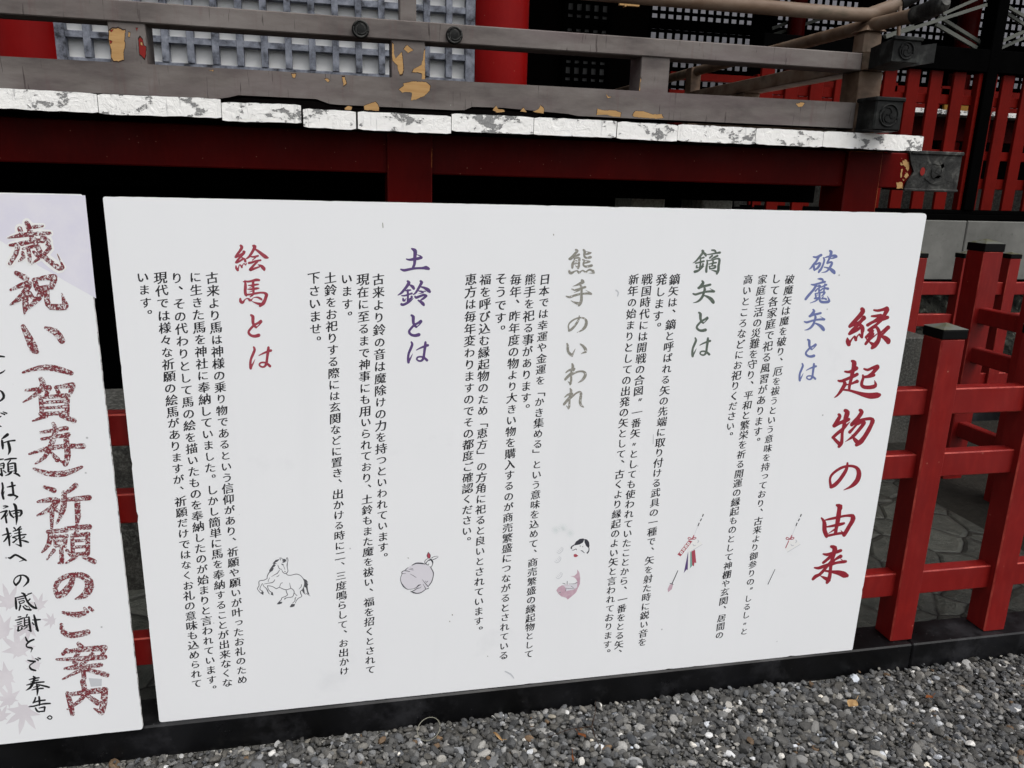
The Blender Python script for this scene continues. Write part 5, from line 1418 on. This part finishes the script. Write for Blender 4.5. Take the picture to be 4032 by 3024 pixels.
tint[br] = np.array([0.13, 0.085, 0.05]) * rng.uniform(0.7, 1.4, (br.sum(), 1))
VV = []; FF = []; TT = []; o = 0
for i in np.nonzero(keep)[0]:
    V, F = BASES[i % 16]
    P = V * asp[i] * rad[i]
    ca, sa = math.cos(tilt[i]), math.sin(tilt[i]); cb, sb_ = math.cos(tilt2[i]), math.sin(tilt2[i]); cy_, sy_ = math.cos(yaw[i]), math.sin(yaw[i])
    Rx = np.array([[1, 0, 0], [0, ca, -sa], [0, sa, ca]]); Ry = np.array([[cb, 0, sb_], [0, 1, 0], [-sb_, 0, cb]]); Rz = np.array([[cy_, -sy_, 0], [sy_, cy_, 0], [0, 0, 1]])
    P = P @ (Rz @ Ry @ Rx).T + np.array([pts[i, 0], pts[i, 1], zc[i]])
    VV.append(P); FF.append(F + o); o += len(V)
    TT.append(np.repeat(np.append(tint[i], 1.0)[None], len(V), 0))
VV = np.concatenate(VV); FF = np.concatenate(FF); TT = np.concatenate(TT)
me = bpy.data.meshes.new('gravel')
me.vertices.add(len(VV)); me.vertices.foreach_set('co', VV.astype(np.float32).ravel())
me.loops.add(FF.size); me.loops.foreach_set('vertex_index', FF.astype(np.int32).ravel())
me.polygons.add(len(FF))
me.polygons.foreach_set('loop_start', np.arange(0, FF.size, 3, dtype=np.int32))
me.polygons.foreach_set('loop_total', np.full(len(FF), 3, dtype=np.int32))
me.polygons.foreach_set('use_smooth', np.zeros(len(FF), dtype=bool))
me.update(calc_edges=True); me.validate()
at_ = me.attributes.new('tint', 'FLOAT_COLOR', 'POINT')
at_.data.foreach_set('color', TT.astype(np.float32).ravel())
me.materials.append(M['pebble'])
g = bpy.data.objects.new('gravel', me); col.objects.link(g)
tag(g, kind='stuff')

def leaf(px, py, length, width, yaw_, label, mat, z=0.016, curl=0.004):
    c = at(px, py, Z=z)
    mb = MB()
    nu, nv = 8, 4
    P = []
    for i in range(nu + 1):
        t = i / nu
        w = width * math.sin(math.pi * min(t * 0.97 + 0.03, 1)) ** 0.7
        for j in range(nv + 1):
            s_ = j / nv - 0.5
            P.append((length * (t - 0.5), w * s_, curl * math.sin(t * 4 + 1) + 0.5 * curl * (2 * s_) ** 2))
    F = [(i * (nv + 1) + j, (i + 1) * (nv + 1) + j, (i + 1) * (nv + 1) + j + 1, i * (nv + 1) + j + 1) for i in range(nu) for j in range(nv)]
    mb.add(P, F, 0, True)
    mb.tube([(length * 0.48, 0, 0), (length * 0.8, 0.002, 0.003)], 0.0007, 6)
    o = mb.build('dry_leaf', mat)
    o.location = c; o.rotation_euler = (0.12, -0.1, yaw_)
    tag(o, label, 'leaf', 'dry leaves on the gravel')
leaf(3357, 2770, 0.042, 0.026, 0.5, 'pale tan dry leaf, the largest, on gravel below the sign right end', M['dry_leaf'])
leaf(1962, 2903, 0.030, 0.007, -0.9, 'narrow curled tan leaf on the gravel right of the wire loop', M['dry_leaf'], curl=0.006)
leaf(2255, 2985, 0.03, 0.006, 1.3, 'thin rusty leaf sliver on the gravel near the bottom edge', M['rust_leaf'])
leaf(3660, 2745, 0.028, 0.012, 0.2, 'crumbled rusty brown leaf on the gravel at right', M['rust_leaf'])
leaf(2290, 2895, 0.026, 0.013, 2.0, 'crumpled brown leaf on the gravel beside the thin twig', M['rust_leaf'])
c = at(1688, 2870, Z=0.018)
mb = MB()
mb.tube([(c.x + 0.027 * math.cos(t), c.y + 0.027 * math.sin(t), c.z + 0.012 * math.sin(t + 0.6)) for t in [k * 2 * math.pi / 32 * 0.97 for k in range(33)]], 0.0011, 8)
tag(mb.build('wire_loop', M['wire']), 'thin pale wire loop lying on the gravel by the black sill', 'wire')
mb = MB()
a = at(2345, 2760, Z=0.02); b = at(2330, 2860, Z=0.018); d = at(2365, 2945, Z=0.017)
mb.tube([a, (a + b) / 2 + Vector((0.004, 0, 0.003)), b, (b + d) / 2 + Vector((-.004, 0, 0.003)), d], [0.0007, 0.001, 0.0012, 0.0012, 0.0008], 6)
e = at(2150, 2905, Z=0.016)
mb.tube([b, (b + e) / 2 + Vector((0, 0.005, 0.003)), e], [0.001, 0.0009, 0.0005], 6)
tag(mb.build('twig', M['twig']), 'thin dark forked twig lying on the gravel', 'twig')
